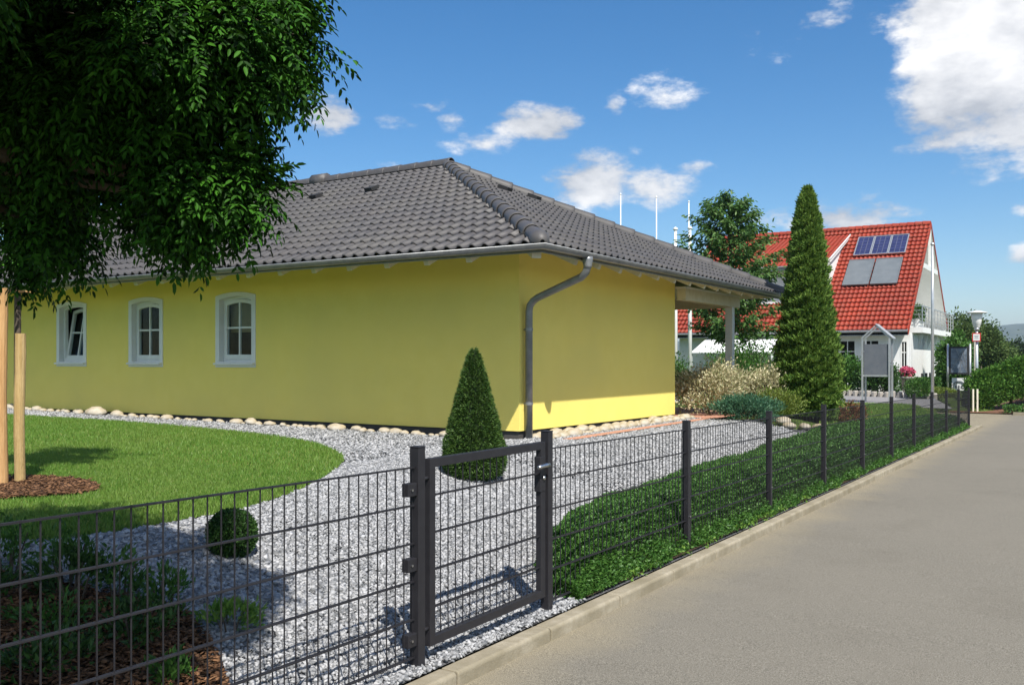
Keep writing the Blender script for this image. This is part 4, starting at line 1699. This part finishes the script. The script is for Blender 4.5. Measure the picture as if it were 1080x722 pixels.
for ys in (RY0 - .05, RY1 + .05):
    mb.prism([(RX1, ys, RZ0 - .22), (RX1, RYR, RZR - .18), (RX1, RYR, RZR + .06), (RX1, ys, RZ0 + .02)], (.035, 0, 0))
build('verge_board', mb, M['redtile'], red)
mb = MB()
mb.tube([(RX0, RY0 - .06, RZ0 - .03), (RX1, RY0 - .06, RZ0 - .03)], .07, 10)
mb.box((RX0, RY0, RZ0 - .24), (RX1 - .01, RY0 + .03, RZ0 - .03))
build('gutter', mb, M['zinc'], red)

GX = -7.62          # ground floor gable wall
UX = -9.20          # upper gable wall, set back behind the balcony
FY = 49.30
# front wall with openings
OPEN = [(-11.05, -10.20, -.05, 2.72), (-9.92, -9.05, -.05, 2.72), (-8.08, -7.72, 1.05, 2.66), (-14.6, -13.4, .6, 2.4), (-17.2, -16.0, .6, 2.4)]
def wall_open(mb, a0, a1, z0, z1, opens, fn):
    xs = sorted({a0, a1} | {o[0] for o in opens} | {o[1] for o in opens})
    zs = sorted({z0, z1} | {o[2] for o in opens} | {o[3] for o in opens})
    for i in range(len(xs) - 1):
        for j in range(len(zs) - 1):
            cx, cz = (xs[i] + xs[i + 1]) / 2, (zs[j] + zs[j + 1]) / 2
            if any(o[0] < cx < o[1] and o[2] < cz < o[3] for o in opens):
                continue
            mb.add([fn(xs[i], zs[j]), fn(xs[i + 1], zs[j]), fn(xs[i + 1], zs[j + 1]), fn(xs[i], zs[j + 1])], [(0, 1, 2, 3)])


mb = MB()
wall_open(mb, RX0 + .6, GX, RZG - .3, 3.72, OPEN, lambda a, z: (a, FY, z))
GOP = [(52.3, 52.75, -.05, 2.3), (57.6, 59.0, -.05, 2.3)]
wall_open(mb, FY, 62.7, RZG - .3, 3.05, [], lambda a, z: (GX, a, z))
mb.add([(RX0 + .6, FY, RZG - .3), (RX0 + .6, 62.7, RZG - .3), (RX0 + .6, 62.7, 3.7), (RX0 + .6, RYR, 9.1), (RX0 + .6, FY, 3.7)], [(4, 3, 2, 1, 0)])
mb.add([(RX0 + .6, 62.7, RZG - .3), (GX, 62.7, RZG - .3), (GX, 62.7, 3.7), (RX0 + .6, 62.7, 3.7)], [(3, 2, 1, 0)])
build('wall', mb, M['render'], red)
mb = MB()
tt = (RZR - RZ0) / (RYR - RY0)
def gy0(z):
    return RY0 + (z + .22 - RZ0) / tt
UOP = [(53.0, 54.6, 3.45, 5.5), (57.4, 59.0, 3.45, 5.5)]
mb.add([(UX, gy0(3.4) + .1, 3.4), (UX, 2 * RYR - gy0(3.4) - .1, 3.4), (UX, RYR, RZR - .3)], [(0, 1, 2)])
build('gable_wall', mb, M['render'], red)
for a0, a1, z0, z1 in OPEN:
    mb = MB()
    e = .07
    mb.ring([(a0, FY - .012, z0), (a1, FY - .012, z0), (a1, FY - .012, z1), (a0, FY - .012, z1)], [(a0 + e, FY - .012, z0 + e), (a1 - e, FY - .012, z0 + e), (a1 - e, FY - .012, z1 - e), (a0 + e, FY - .012, z1 - e)], (0, .10, 0))
    c = (a0 + a1) / 2
    mb.box((c - .02, FY + .02, z0 + e), (c + .02, FY + .06, z1 - e))
    mb.box((a0 + e, FY + .022, z1 - .62), (c - .021, FY + .058, z1 - .57))
    mb.box((c + .021, FY + .022, z1 - .62), (a1 - e, FY + .058, z1 - .57))
    w = build('window', mb, M['white'], red)
    build('pane', MB().box((a0 + e, FY + .07, z0 + e), (a1 - e, FY + .075, z1 - e)), M['glass'], w)
    build('room_dark', MB().box((a0 - .1, FY + .5, z0 - .1), (a1 + .1, FY + .55, z1 + .1)), M['dark'], w)
# windows and doors of the gable
for a0, a1, z0, z1, X in ((53.0, 54.5, 3.5, 5.5, UX), (57.3, 58.8, 3.5, 5.5, UX), (55.0, 57.0, 6.2, 7.4, UX)):
    mb = MB()
    e = .08
    X += .012
    mb.ring([(X, a0, z0), (X, a1, z0), (X, a1, z1), (X, a0, z1)], [(X, a0 + e, z0 + e), (X, a1 - e, z0 + e), (X, a1 - e, z1 - e), (X, a0 + e, z1 - e)], (.06, 0, 0))
    mb.box((X + .01, (a0 + a1) / 2 - .03, z0 + e), (X + .05, (a0 + a1) / 2 + .03, z1 - e))
    w = build('window', mb, M['white'], red)
    build('pane', MB().box((X + .002, a0 + e, z0 + e), (X + .008, a1 - e, z1 - e)), M['collector'], w)
# small square vents low on the sunlit gable wall, and shadow-casting ledge with louvre posts above
for yv in (53.0, 54.4, 55.8):
    build('wall_vent', MB().box((GX + .004, yv - .28, .62), (GX + .05, yv + .28, .98)), M['dark'], red)
# balcony
BX = -7.12
mb = MB()
mb.box((UX + .005, 49.9, 3.06), (BX, 62.1, 3.34))
bal = build('balcony', mb, M['render'], red)
mb = MB()
for yv in np.arange(49.95, 62.1, 1.1):
    mb.box((BX - .06, yv - .02, 3.34), (BX - .02, yv + .02, 4.38))
for h in (3.55, 3.76, 3.97, 4.18):
    mb.box((BX - .055, 49.93, h - .012), (BX - .025, 62.05, h + .012))
mb.box((BX - .07, 49.9, 4.381), (BX - .01, 62.1, 4.43))
for h in (3.55, 3.76, 3.97, 4.18, 4.40):
    mb.box((RX1 + .05, 49.92, h - .012), (BX - .075, 49.96, h + .012))
build('railing', mb, M['galv'], bal)
for yv in (51.8, 53.4, 55.0, 57.0, 60.0):
    mb = MB()
    mb.prism([(BX - .2, yv - .05, 3.055), (GX + .001, yv - .05, 3.055), (GX + .001, yv - .05, 2.3)], (0, .10, 0))
    build('console', mb, M['render'], bal)
mb = MB()
mb.box((BX - .62, 50.3, 3.345), (BX - .25, 51.9, 3.75))
build('planter', mb, M['white'], bal)
P, d = ell_points(900, (BX - .42, 51.1, 4.05), (.35, .95, .45), .3, .25, 2, 4)
V, F = leaves(P, unit(d + rng.normal(size=P.shape) * .5), unit(rng.normal(size=P.shape)), .14, .06)
build_np('foliage', V, F, LF['mid'], bal)
# upper collar beam and struts under the gable overhang
mb = MB()
mb.beam((RX1 - .06, RYR - 2.6, 6.75), (RX1 - .06, RYR + 2.6, 6.75), .16, .26)
mb.beam((RX1 - .06, RYR, 6.9), (RX1 - .06, RYR, RZR - .25), .14, .14)
build('collar_beam', mb, M['white'], red)

# shed dormer
DX0, DX1 = -18.6, -11.8
DYT, DZT = 55.35, 8.86
DYB, DZB = 49.55, 6.68
dv = Vector((0, DYT - DYB, DZT - DZB))
dl = dv.length
dvn = dv.normalized()
mb = MB()
slope_z = lambda yv: RZ0 + (yv - RY0) * tt
mb.prism([(DX0 + .2, 50.3, slope_z(50.3) - .1), (DX0 + .2, 50.3, DZB + .15), (DX0 + .2, DYT - .4, DZT - .25)], (DX1 - DX0 - .4, 0, 0))
dor = build('dormer', mb, M['render'], red)
Pd = tile_rows((DX0, DYB, DZB), (1, 0, 0), tuple(dvn), DX1 - DX0, dl, lambda v: (0, DX1 - DX0), tw=.24, th=.26, roll=.05, lift=.05, lip=.045)
build_np('dormer_roof', Pd[0], Pd[1], M['redtile'], dor)
mb = MB()
mb.prism([(DX1 - .06, DYB, DZB - .22), (DX1 - .06, DYB, DZB - .002), (DX1 - .06, DYT, DZT - .002), (DX1 - .06, DYT, DZT - .16)], (.07, 0, 0))
mb.prism([(DX1 + .02, DYB - .05, DZB + .0), (DX1 + .02, DYB - .05, DZB + .09), (DX1 + .02, DYT, DZT + .09), (DX1 + .02, DYT, DZT)], (.04, 0, 0))
build('verge_board', mb, M['white'], dor)
mb = MB()
mb.box((DX0 + .02, DYB - .02, DZB - .20), (DX1 - .07, DYB + .02, DZB - .01))
mb.tube([(DX0, DYB - .08, DZB - .02), (DX1, DYB - .08, DZB - .02)], .06, 8)
build('gutter', mb, M['zinc'], dor)
for c in (-17.4, -15.3, -13.2):
    mb = MB()
    mb.ring([(c - .6, 50.285, 5.3), (c + .6, 50.285, 5.3), (c + .6, 50.285, 6.45), (c - .6, 50.285, 6.45)], [(c - .52, 50.285, 5.38), (c + .52, 50.285, 5.38), (c + .52, 50.285, 6.37), (c - .52, 50.285, 6.37)], (0, -.04, 0))
    w = build('window', mb, M['white'], dor)
    build('pane', MB().box((c - .52, 50.278, 5.38), (c + .52, 50.284, 6.37)), M['collector'], w)
# lean-to glazed terrace roof on the garden side
mb = MB()
for k in range(6):
    x0 = -18.0 + k * 1.08
    mb.prism([(x0 + .03, 46.4, 2.05), (x0 + .03, 49.27, 3.0), (x0 + .03, 49.27, 3.06), (x0 + .03, 46.4, 2.11)], (1.02, 0, 0))
aw = build('awning', mb, M['render'], red)
mb = MB()
for k in range(0, 7, 2):
    x0 = -18.0 + k * 1.08
    mb.box((x0 - .05, 46.42, -.4), (x0 + .05, 46.52, 2.04))
build('awning_post', mb, M['white'], aw)

# solar modules lying on the roof
def roof_pt(x, s, h):
    """x along, s up the slope, h off the tiles"""
    return Vector((x, RY0 + s * rc - h * rs_, RZ0 + s * rs_ + h * rc))


def module(name, label, cat, group, x0, x1, s0, s1, framemat, facemat, cells=None, h=.13):
    c = roof_pt((x0 + x1) / 2, s0, h)
    root = thing(name, label, cat, tuple(c), group)
    e = .05
    def q(x, s, hh):
        return tuple(roof_pt(x, s, hh))
    nrm = roof_pt(0, 0, 1) - roof_pt(0, 0, 0)
    mb = MB()
    mb.ring([q(x0, s0, h), q(x1, s0, h), q(x1, s1, h), q(x0, s1, h)], [q(x0 + e, s0 + e, h), q(x1 - e, s0 + e, h), q(x1 - e, s1 - e, h), q(x0 + e, s1 - e, h)], tuple(nrm * .07))
    build('frame', mb, framemat, root)
    mb = MB()
    if cells:
        nx, ns = cells
        g = .012
        dx, ds = (x1 - x0 - 2 * e) / nx, (s1 - s0 - 2 * e) / ns
        for i in range(nx):
            for j in range(ns):
                a, b = x0 + e + i * dx + g, s0 + e + j * ds + g
                mb.prism([q(a, b, h + .045), q(a + dx - 2 * g, b, h + .045), q(a + dx - 2 * g, b + ds - 2 * g, h + .045), q(a, b + ds - 2 * g, h + .045)], tuple(nrm * .006))
        build('cells', mb, facemat, root)
        build('cell_backing', MB().prism([q(x0 + e, s0 + e, h + .02), q(x1 - e, s0 + e, h + .02), q(x1 - e, s1 - e, h + .02), q(x0 + e, s1 - e, h + .02)], tuple(nrm * .012)), M['pvback'], root)
    else:
        build('absorber', MB().prism([q(x0 + e, s0 + e, h + .03), q(x1 - e, s0 + e, h + .03), q(x1 - e, s1 - e, h + .03), q(x0 + e, s1 - e, h + .03)], tuple(nrm * .02)), facemat, root)
    mb = MB()
    for xx in (x0 + .2, x1 - .2):
        mb.prism([q(xx - .02, s0 + .05, .05), q(xx + .02, s0 + .05, .05), q(xx + .02, s1 - .05, .05), q(xx - .02, s1 - .05, .05)], tuple(nrm * (h - .052)))
    build('rail', mb, M['galv'], root)


for k, lab in enumerate(('blue photovoltaic module, left of the three in the upper row', 'blue photovoltaic module, middle of the three in the upper row', 'blue photovoltaic module at the gable end of the upper row')):
    x0 = -11.22 + k * .905
    module('photovoltaic_module', lab, 'solar panel', 'blue photovoltaic modules on the red roof', x0, x0 + .885, 6.72, 8.58, M['galv'], M['pv'], (3, 6))
for k, lab in enumerate(('large grey solar collector farther from the gable', 'large grey solar collector nearer the gable')):
    x0 = -11.32 + k * 1.42
    module('solar_collector', lab, 'solar collector', 'grey solar collectors on the red roof', x0, x0 + 1.34, 3.80, 6.22, M['collector'], M['collector'], None, .16)

# ------------------------------------------------------------------ garden in front of the red house
# notice frame
nx0, nx1, ny = -7.02, -6.10, 35.0
nz_ = g1(-6.5, 35.0)
nf = thing('notice_frame', 'steel frame with small pitched top holding a blank grey panel', 'notice board', (-6.56, ny, nz_))
mb = MB()
for x in (nx0, nx1):
    for yv in (ny, ny + .55):
        mb2 = MB()
        mb2.box((x - .03, yv - .03, nz_ - .1), (x + .03, yv + .03, 2.44))
        build('post', mb2, M['galv'], nf)
pk = 2.92
for yv in (ny, ny + .55):
    mb = MB()
    mb.beam((nx0 - .03, yv, 2.46), ((nx0 + nx1) / 2, yv, pk), .05, .05, (0, 1, 0))
    mb.beam(((nx0 + nx1) / 2, yv, pk), (nx1 + .03, yv, 2.46), .05, .05, (0, 1, 0))
    build('roof_bar', mb, M['galv'], nf)
mb = MB()
mb.prism([((nx0 + nx1) / 2, ny - .05, pk + .035), (nx1 + .12, ny - .05, 2.44), (nx1 + .12, ny - .05, 2.47), ((nx0 + nx1) / 2, ny - .05, pk + .065)], (0, .65, 0))
build('roof_plate', mb, M['galv'], nf)
mb = MB()
mb.box((nx0 + .05, ny + .02, 1.15), (nx1 - .05, ny + .06, 2.25))
build('panel', mb, M['board'], nf)
mb = MB()
mb.box((nx0 + .031, ny + .01, 1.08), (nx1 - .031, ny + .07, 1.145))
build('rail', mb, M['galv'], nf)

# palisade edging: one low wall of upright stones
mb = MB()
for k in range(17):
    x = -9.6 + k * .27
    y = 41.5 - .10 * k
    z = g1(x, y)
    mb.lathe([(.115, -.1), (.115, .30), (.085, .34)], (x, y, z - .08 + rnd.uniform(-.03, .03)), 8)
tag(build('palisade_edging', mb, M['terracotta'], None, (-7.5, 40.7, g1(-7.5, 40.7))), 'row of short pale upright edging stones around the raised bed', 'edging')
# steps of light stone
for k in range(3):
    mb = MB()
    mb.box((-11.8, 44.2 + k * .45, -.1), (-9.9, 44.65 + k * .45, .26 + k * .15))
    o = build('stone_step', mb, M['paving'], None, (-10.85, 44.4 + k * .45, g1(-10.85, 44.4)), bevel=.01)
    tag(o, ('lowest', 'middle', 'topmost')[k] + ' pale stone step at the terrace of the red roofed house', 'step', 'stone steps')
bush('garden_shrub', 'bright rounded shrub left of the notice frame', 'shrub', -9.2, 42.6, .72, 1.8, 4000, .12, .06, LF['mid'], seed=41, clumps=60)
bush('garden_shrub', 'dark spreading shrub beneath the grey notice panel', 'shrub', -7.8, 42.0, 1.0, 1.45, 4600, .12, .07, LF['box'], seed=42, clumps=60)
bush('garden_shrub', 'glossy shrub right of the notice frame before the narrow window', 'shrub', -7.45, 42.9, .40, 1.25, 2000, .12, .06, LF['mid'], seed=43, clumps=36)
bush('garden_shrub', 'small clipped round shrub at the corner of the raised bed', 'shrub', -5.85, 39.6, .50, .85, 2200, .07, .04, LF['mid'], seed=44, lump=.08)
bush('yellowgreen_shrub', 'low yellow flowering ground shrub by the silver pole', 'shrub', -5.35, 42.0, .75, .40, 2300, .08, .04, LF['lime'], seed=45, lump=.2)
# long low box hedge
hb = thing('box_hedge', 'low clipped hedge along the white house front', 'hedge', (-6.2, 45.2, g1(-6.2, 45.2)))
n = 6000
xv = rng.uniform(-7.4, -5.75, n)
yv = 45.2 + rng.uniform(-.35, .35, n)
zv = gz(xv, yv) + .75 * rng.uniform(0.05, 1, n) ** .5
P = np.stack([xv, yv, zv], 1)
V, F = leaves(P, unit(rng.normal(size=(n, 3)) + np.array([0, 0, .4])), unit(rng.normal(size=(n, 3))), .09, .05)
build_np('foliage', V, F, LF['mid'], hb)
# pot of pink flowers
px, py = -6.94, 44.1
pz = g1(px, py)
pot = thing('flower_pot', 'tall pale pot of pink flowers against the white wall', 'flower pot', (px, py, pz))
build('pot', MB().lathe([(.18, 0), (.27, .62), (.30, .62), (.30, .70), (.22, .70)], (px, py, pz + .12), 14), M['terracotta'], pot, smooth=True)
build('pedestal', MB().box((px - .22, py - .22, pz - .1), (px + .22, py + .22, pz + .119)), M['render'], pot)
P, d = ell_points(700, (px, py, pz + 1.02), (.27, .27, .20), .35, .2, 2, 9)
V, F = leaves(P, unit(d + rng.normal(size=P.shape) * .5), unit(d + rng.normal(size=P.shape) * .5), .12, .10)
build_np('flowers', V, F, M['pink'], pot)
P, d = ell_points(500, (px, py, pz + .93), (.26, .26, .20), .3, .2, 2, 10)
V, F = leaves(P, unit(d + rng.normal(size=P.shape) * .5), unit(d + rng.normal(size=P.shape) * .5), .12, .06)
build_np('foliage', V, F, LF['mid'], pot)

# ------------------------------------------------------------------ end of the road
# information board with a map
ix0, ix1, iy = -5.52, -4.70, 46.4
iz = g1(-5, 46.4)
ib = thing('map_board', 'dark information board showing a town map, pale sign below', 'sign', (-5.06, iy, iz))
mb = MB()
mb.box((ix0, iy, 1.02), (ix1, iy + .08, 2.30))
bd = build('board', mb, M['dark'], ib, bevel=.01)
mp_mat = material('town_map', (.11, .14, .18), (.24, .28, .33), 4.2, .5, 0, lo=.42, hi=.58, big=(.06, .08, .11), bigscale=2.0)
build('map', MB().box((ix0 + .08, iy - .008, 1.10), (ix1 - .08, iy - .002, 2.22)), mp_mat, bd)
mb = MB()
for a, b in (((ix0 + .1, 1.25), (ix1 - .2, 2.1)), ((ix0 + .3, 2.18), (ix1 - .12, 1.2)), ((ix0 + .12, 1.75), (ix1 - .1, 1.62)), ((ix0 + .45, 1.12), (ix0 + .55, 2.2)), ((ix0 + .75, 1.12), (ix1 - .25, 2.2))):
    mb.beam((a[0], iy - .011, a[1]), (b[0], iy - .011, b[1]), .03, .004, (0, 1, 0))
build('map_streets', mb, M['zinc'], bd)
mb = MB()
mb.box((ix0 + .12, iy + .01, .30), (ix1 - .12, iy + .07, .86))
sg = build('lower_sign', mb, M['render'], ib)
mb = MB()
cx = (ix0 + ix1) / 2
for r0 in (.30, .24):
    mb.tube([(cx + r0 * math.cos(t), iy - .004, .42 + r0 * math.sin(t)) for t in np.linspace(0, math.pi, 12)], .014, 5)
for dx in (-.12, 0, .12):
    mb.prism([(cx + dx - .035, iy - .006, .40), (cx + dx + .035, iy - .006, .40), (cx + dx + .035, iy - .006, .50), (cx + dx, iy - .006, .55), (cx + dx - .035, iy - .006, .50)], (0, .008, 0))
build('emblem', mb, M['board'], sg)
for x in (ix0 - .05, ix1 + .05):
    mb = MB()
    mb.tube([(x, iy + .04, iz - .1), (x, iy + .04, 2.42)], .045, 10)
    build('post', mb, M['galv'], ib, smooth=True)
mb = MB()
mb.tube([(ix1 + .22, iy + .3, iz - .1), (ix1 + .22, iy + .3, 2.5)], .05, 10)
mb.lathe([(.065, 0), (.065, .05), (.02, .09)], (ix1 + .22, iy + .3, 2.5), 10)
tag(build('wooden_post', mb, M['cream'], None, (ix1 + .22, iy + .3, iz)), 'pale round post standing beside the map board', 'post')

# street lamp
lx, ly = -4.30, 45.6
lz = g1(lx, ly)
sl = thing('street_lamp', 'grey street lamp with flat disc hood above the cypress hedge', 'street lamp', (lx, ly, lz))
zt = 3.10
build('pole', MB().tube([(lx, ly, lz - .2), (lx, ly, lz + 1.2), (lx, ly, zt)], [.075, .065, .055], 12), M['galv'], sl, smooth=True)
lum = build('lantern', MB().lathe([(.09, 0), (.14, .05), (.14, .12), (.17, .15), (.245, .63), (.22, .66)], (lx, ly, zt), 18), material('lantern_glass', (.72, .72, .70), (.78, .78, .76), 6, .35), sl, smooth=True)
build('hood', MB().lathe([(.24, .655), (.43, .670), (.435, .695), (.22, .74), (.09, .775), (.02, .78)], (lx, ly, zt), 22), M['white'], lum, smooth=True)
build('collar', MB().lathe([(.075, -.10), (.105, -.09), (.105, .0), (.09, .01)], (lx, ly, zt), 14), M['galv'], sl, smooth=True)
# small red bordered sign on the pole
mb = MB()
mb.box((lx - .17, ly - .13, 2.50), (lx + .17, ly - .11, 2.88))
ps = thing('pole_sign', 'small white sign with red border on the lamp pole', 'sign', (lx, ly - .12, 2.50))
build('border', mb, M['redsign'], ps)
build('face', MB().box((lx - .13, ly - .137, 2.545), (lx + .13, ly - .131, 2.835)), M['white'], ps)
mb = MB()
for zz, w_ in ((2.76, .09), (2.70, .07), (2.64, .09)):
    mb.box((lx - w_, ly - .143, zz - .008), (lx + w_, ly - .1375, zz + .008))
build('lettering', mb, M['board'], ps)
build('clip', MB().lathe([(.085, 0), (.085, .06)], (lx, ly, 2.66), 12), M['galv'], ps)

# planted bank and cypress hedge
def bank_h(x, y):
    t = np.clip((np.asarray(y, float) - 42.0) / 3.0, 0, 1) * np.clip((np.asarray(x, float) + 3.9) / 2.2, 0, 1)
    return base(y) - .08 + t * .75


sheet('bank', [(-5.0, 41.7), (8, 41.5), (8, 48), (-5.0, 48)], 0.02, material('bank_mulch', (.12, .055, .03), (.20, .10, .055), 14, .95, .02, 30), .5, bank_h)
mb = MB()
mb.box((-2.6, 41.05, -.9), (9, 41.25, float(base(41.1)) + .02))
structure(build('bank_kerb', mb, M['kerb'], bevel=.01))
ch = thing('cypress_hedge', 'dense bright green clipped conifer hedge on the planted bank', 'hedge', (-1.0, 44, -.3))
n = 42000
u = rng.uniform(0, 1, n)
xc_ = -4.40 + 9.35 * u
face_ = rng.uniform(0, 1, n)
hgt = 1.66 + .12 * waves(np.stack([xc_, xc_ * 0, xc_ * 0], 1), 1.4, 4)
hgt *= np.clip((xc_ + 4.6) / .5, .55, 1) ** .5
zb_ = bank_h(xc_, xc_ * 0 + 43.4)
yy2 = 43.0 + .35 * np.clip((xc_ + 4) / 4, 0, 1)
th = np.clip((rng.uniform(0, 1, n)) * 1.5, 0, 1.5) * math.pi / 2
fr_ = face_ < .72
zz = np.where(fr_, zb_ + .30 * np.clip((xc_ + 4) / 1, 0, 1) + hgt * rng.uniform(0.02, 1, n), zb_ + hgt * (1 + rng.normal(0, .03, n)))
bul = .22 * np.sin(np.clip((zz - zb_) / hgt, 0, 1) * math.pi)
yy3 = np.where(fr_, yy2 - bul + rng.uniform(0, .45, n), yy2 + rng.uniform(0, 1.4, n))
end = rng.uniform(0, 1, n) < .10
xc_ = np.where(end, -4.45 + rng.uniform(-.12, .35, n), xc_)
yy3 = np.where(end, yy2 + rng.uniform(0, 1.4, n), yy3)
zz = np.where(end, np.minimum(zz, zb_ * 0 + float(bank_h(-4.4, 43.4)) + 1.35 * rng.uniform(0, 1, n)), zz)
P = np.stack([xc_, yy3, zz], 1) + rng.normal(0, .05, (n, 3))
P[:, 1] += .10 * waves(P, 2.6, 12)
D = unit(np.stack([rng.normal(.35, .5, n), rng.normal(-.6, .4, n), rng.normal(.55, .5, n)], 1))
V, F = leaves(P, D, unit(rng.normal(size=(n, 3)) * .7 + np.array([0, -.7, .3])), .16, .055)
build_np('foliage', V, F, LF['hedge'], ch)
mb = MB()
for k in range(8):
    x = -3.95 + k * 1.1
    z = float(bank_h(x, 43.5))
    mb.tube([(x, 43.6, z - .1), (x + .05, 43.65, z + 1.0), (x, 43.7, z + 1.9)], [.07, .05, .02], 7)
build('trunk', mb, M['bark'], ch, smooth=True)
for k, x in enumerate((-4.16, -4.0)):
    z = float(bank_h(x, 42.7))
    mb = MB()
    mb.tube([(x, 42.62, z - .1), (x, 42.62, z + .95)], .04, 8)
    tag(build('plant_stake', mb, M['cream'], None, (x, 42.62, z)), 'pale wooden stake in front of the end of the cypress hedge', 'stake', 'pale stakes at the hedge end')
gh = thing('ground_hedge', 'low green ground hedge on the bank beside the far kerb', 'hedge', (-1, 41.7, -.4))
n = 5000
xv = rng.uniform(-3.0, 6, n)
yv = rng.uniform(41.45, 42.3, n)
P = np.stack([xv, yv, bank_h(xv, yv) + .34 * rng.uniform(.1, 1, n)], 1)
V, F = leaves(P, unit(rng.normal(size=(n, 3)) + np.array([0, 0, .6])), unit(rng.normal(size=(n, 3))), .10, .06)
build_np('foliage', V, F, LF['cover'], gh)


def far_tree(name, label, x, y, r, h, n, L_, mat, group='trees beyond the end of the road', seed=1, trunk=.3):
    z = g1(x, y)
    root = thing(name, label, 'tree', (x, y, z), group)
    mb = MB()
    mb.tube([(x, y, z - .2), (x + .05, y, z + h * .35), (x, y, z + h * .85)], [.03 * h, .022 * h, .006 * h], 8)
    for k in range(8):
        a = k * 2.4
        mb.tube([(x, y, z + h * (.2 + .06 * k)), (x + r * .7 * math.cos(a), y + r * .7 * math.sin(a), z + h * (.38 + .06 * k))], [.012 * h, .004 * h], 5)
    build('trunk', mb, M['bark'], root)
    cpn = 70
    c = (x, y, z + h * (.5 + trunk * .5))
    cp_, cd = ell_points(cpn, c, (r * .85, r * .85, h * (.5 - trunk * .5) * .9), .55, .25, 1.7, seed, -.95)
    i = rng.integers(0, cpn, n)
    P = cp_[i] + rng.normal(size=(n, 3)) * r * .14
    d = unit(P - np.array(c))
    V, F = leaves(P, unit(d + rng.normal(size=P.shape) * .7), unit(d * .5 + rng.normal(size=P.shape) * .6 + np.array([0, 0, .5])), L_ * rng.uniform(.7, 1.3, n), L_ * .55)
    build_np('crown', V, F, mat, root)
    return root


far_tree('broadleaf_tree', 'round green tree right behind the gable corner', -8.8, 72.5, 2.0, 4.0, 8000, .24, LF['far'], seed=61, trunk=.05)
far_tree('broadleaf_tree', 'tallest rounded tree behind the map board', -9.1, 82.9, 2.9, 5.2, 9000, .28, LF['far'], seed=62, trunk=.05)
far_tree('broadleaf_tree', 'olive green tree behind the street lamp pole', -7.4, 80.5, 2.2, 4.1, 7000, .24, LF['far'], seed=63, trunk=.05)
far_tree('broadleaf_tree', 'dense green tree between the gable and the map board', -6.05, 53.2, .85, 3.1, 5500, .18, LF['mid'], seed=64, trunk=.02)
far_tree('broadleaf_tree', 'bushy green tree directly behind the map board', -5.7, 50.6, 1.0, 2.6, 6000, .16, LF['mid'], seed=65, trunk=.02)
far_tree('broadleaf_tree', 'lower rounded tree behind the cypress hedge, right of the lamp', -7.2, 90, 2.3, 3.5, 7000, .26, LF['far'], seed=66, trunk=.05)
far_tree('dark_tree', 'small dark tree beyond the cypress hedge', -6.3, 97.6, 2.2, 3.2, 5000, .28, LF['dkfar'], seed=67, trunk=.1)
far_tree('dark_tree', 'dark spreading tree farthest right on the horizon', -4.2, 96, 2.6, 3.0, 6000, .28, LF['dkfar'], seed=68, trunk=.1)
far_tree('broadleaf_tree', 'leafy tree behind the left end of the red roof', -24.5, 46, 2.3, 5.2, 7000, .22, LF['mid'], seed=69, trunk=.05)

# far wooded hills
HV, HF = [], []
na, nr = 160, 10
for j in range(nr + 1):
    for i in range(na + 1):
        a = math.radians(-75 + 110 * i / na)
        r = 2600 + 2600 * j / nr
        prof = math.sin(math.pi * min(1, j / nr * 1.0)) ** .8
        ridge = 70 + 22 * math.sin(a * 9 + 1) + 14 * math.sin(a * 23 + 2) + 6 * math.sin(a * 61)
        HV.append((r * math.sin(a), r * math.cos(a), -2 + ridge * 1.5 * prof))
for j in range(nr):
    for i in range(na):
        HF.append((j * (na + 1) + i, j * (na + 1) + i + 1, (j + 1) * (na + 1) + i + 1, (j + 1) * (na + 1) + i))
structure(build_np('hills', np.array(HV), np.array(HF), material('wooded_hills', (.040, .065, .030), (.075, .10, .045), .02, .95, 0), smooth=True))

# ------------------------------------------------------------------ the air
hz_ = MB().box((-5600, -120, -20), (5600, 5600, 175))
hm_ = bpy.data.materials.new('haze')
hm_.use_nodes = True
hn = hm_.node_tree
hn.nodes.remove(hn.nodes['Principled BSDF'])
pv_ = hn.nodes.new('ShaderNodeVolumePrincipled')
pv_.inputs['Color'].default_value = (.72, .84, 1.0, 1)
pv_.inputs['Density'].default_value = 0.00022
pv_.inputs['Anisotropy'].default_value = 0.3
hn.links.new(pv_.outputs[0], hn.nodes['Material Output'].inputs['Volume'])
hz_o = build('haze', hz_, hm_)
tag(hz_o, 'thin blue summer haze over the far hills', 'haze', kind='stuff')
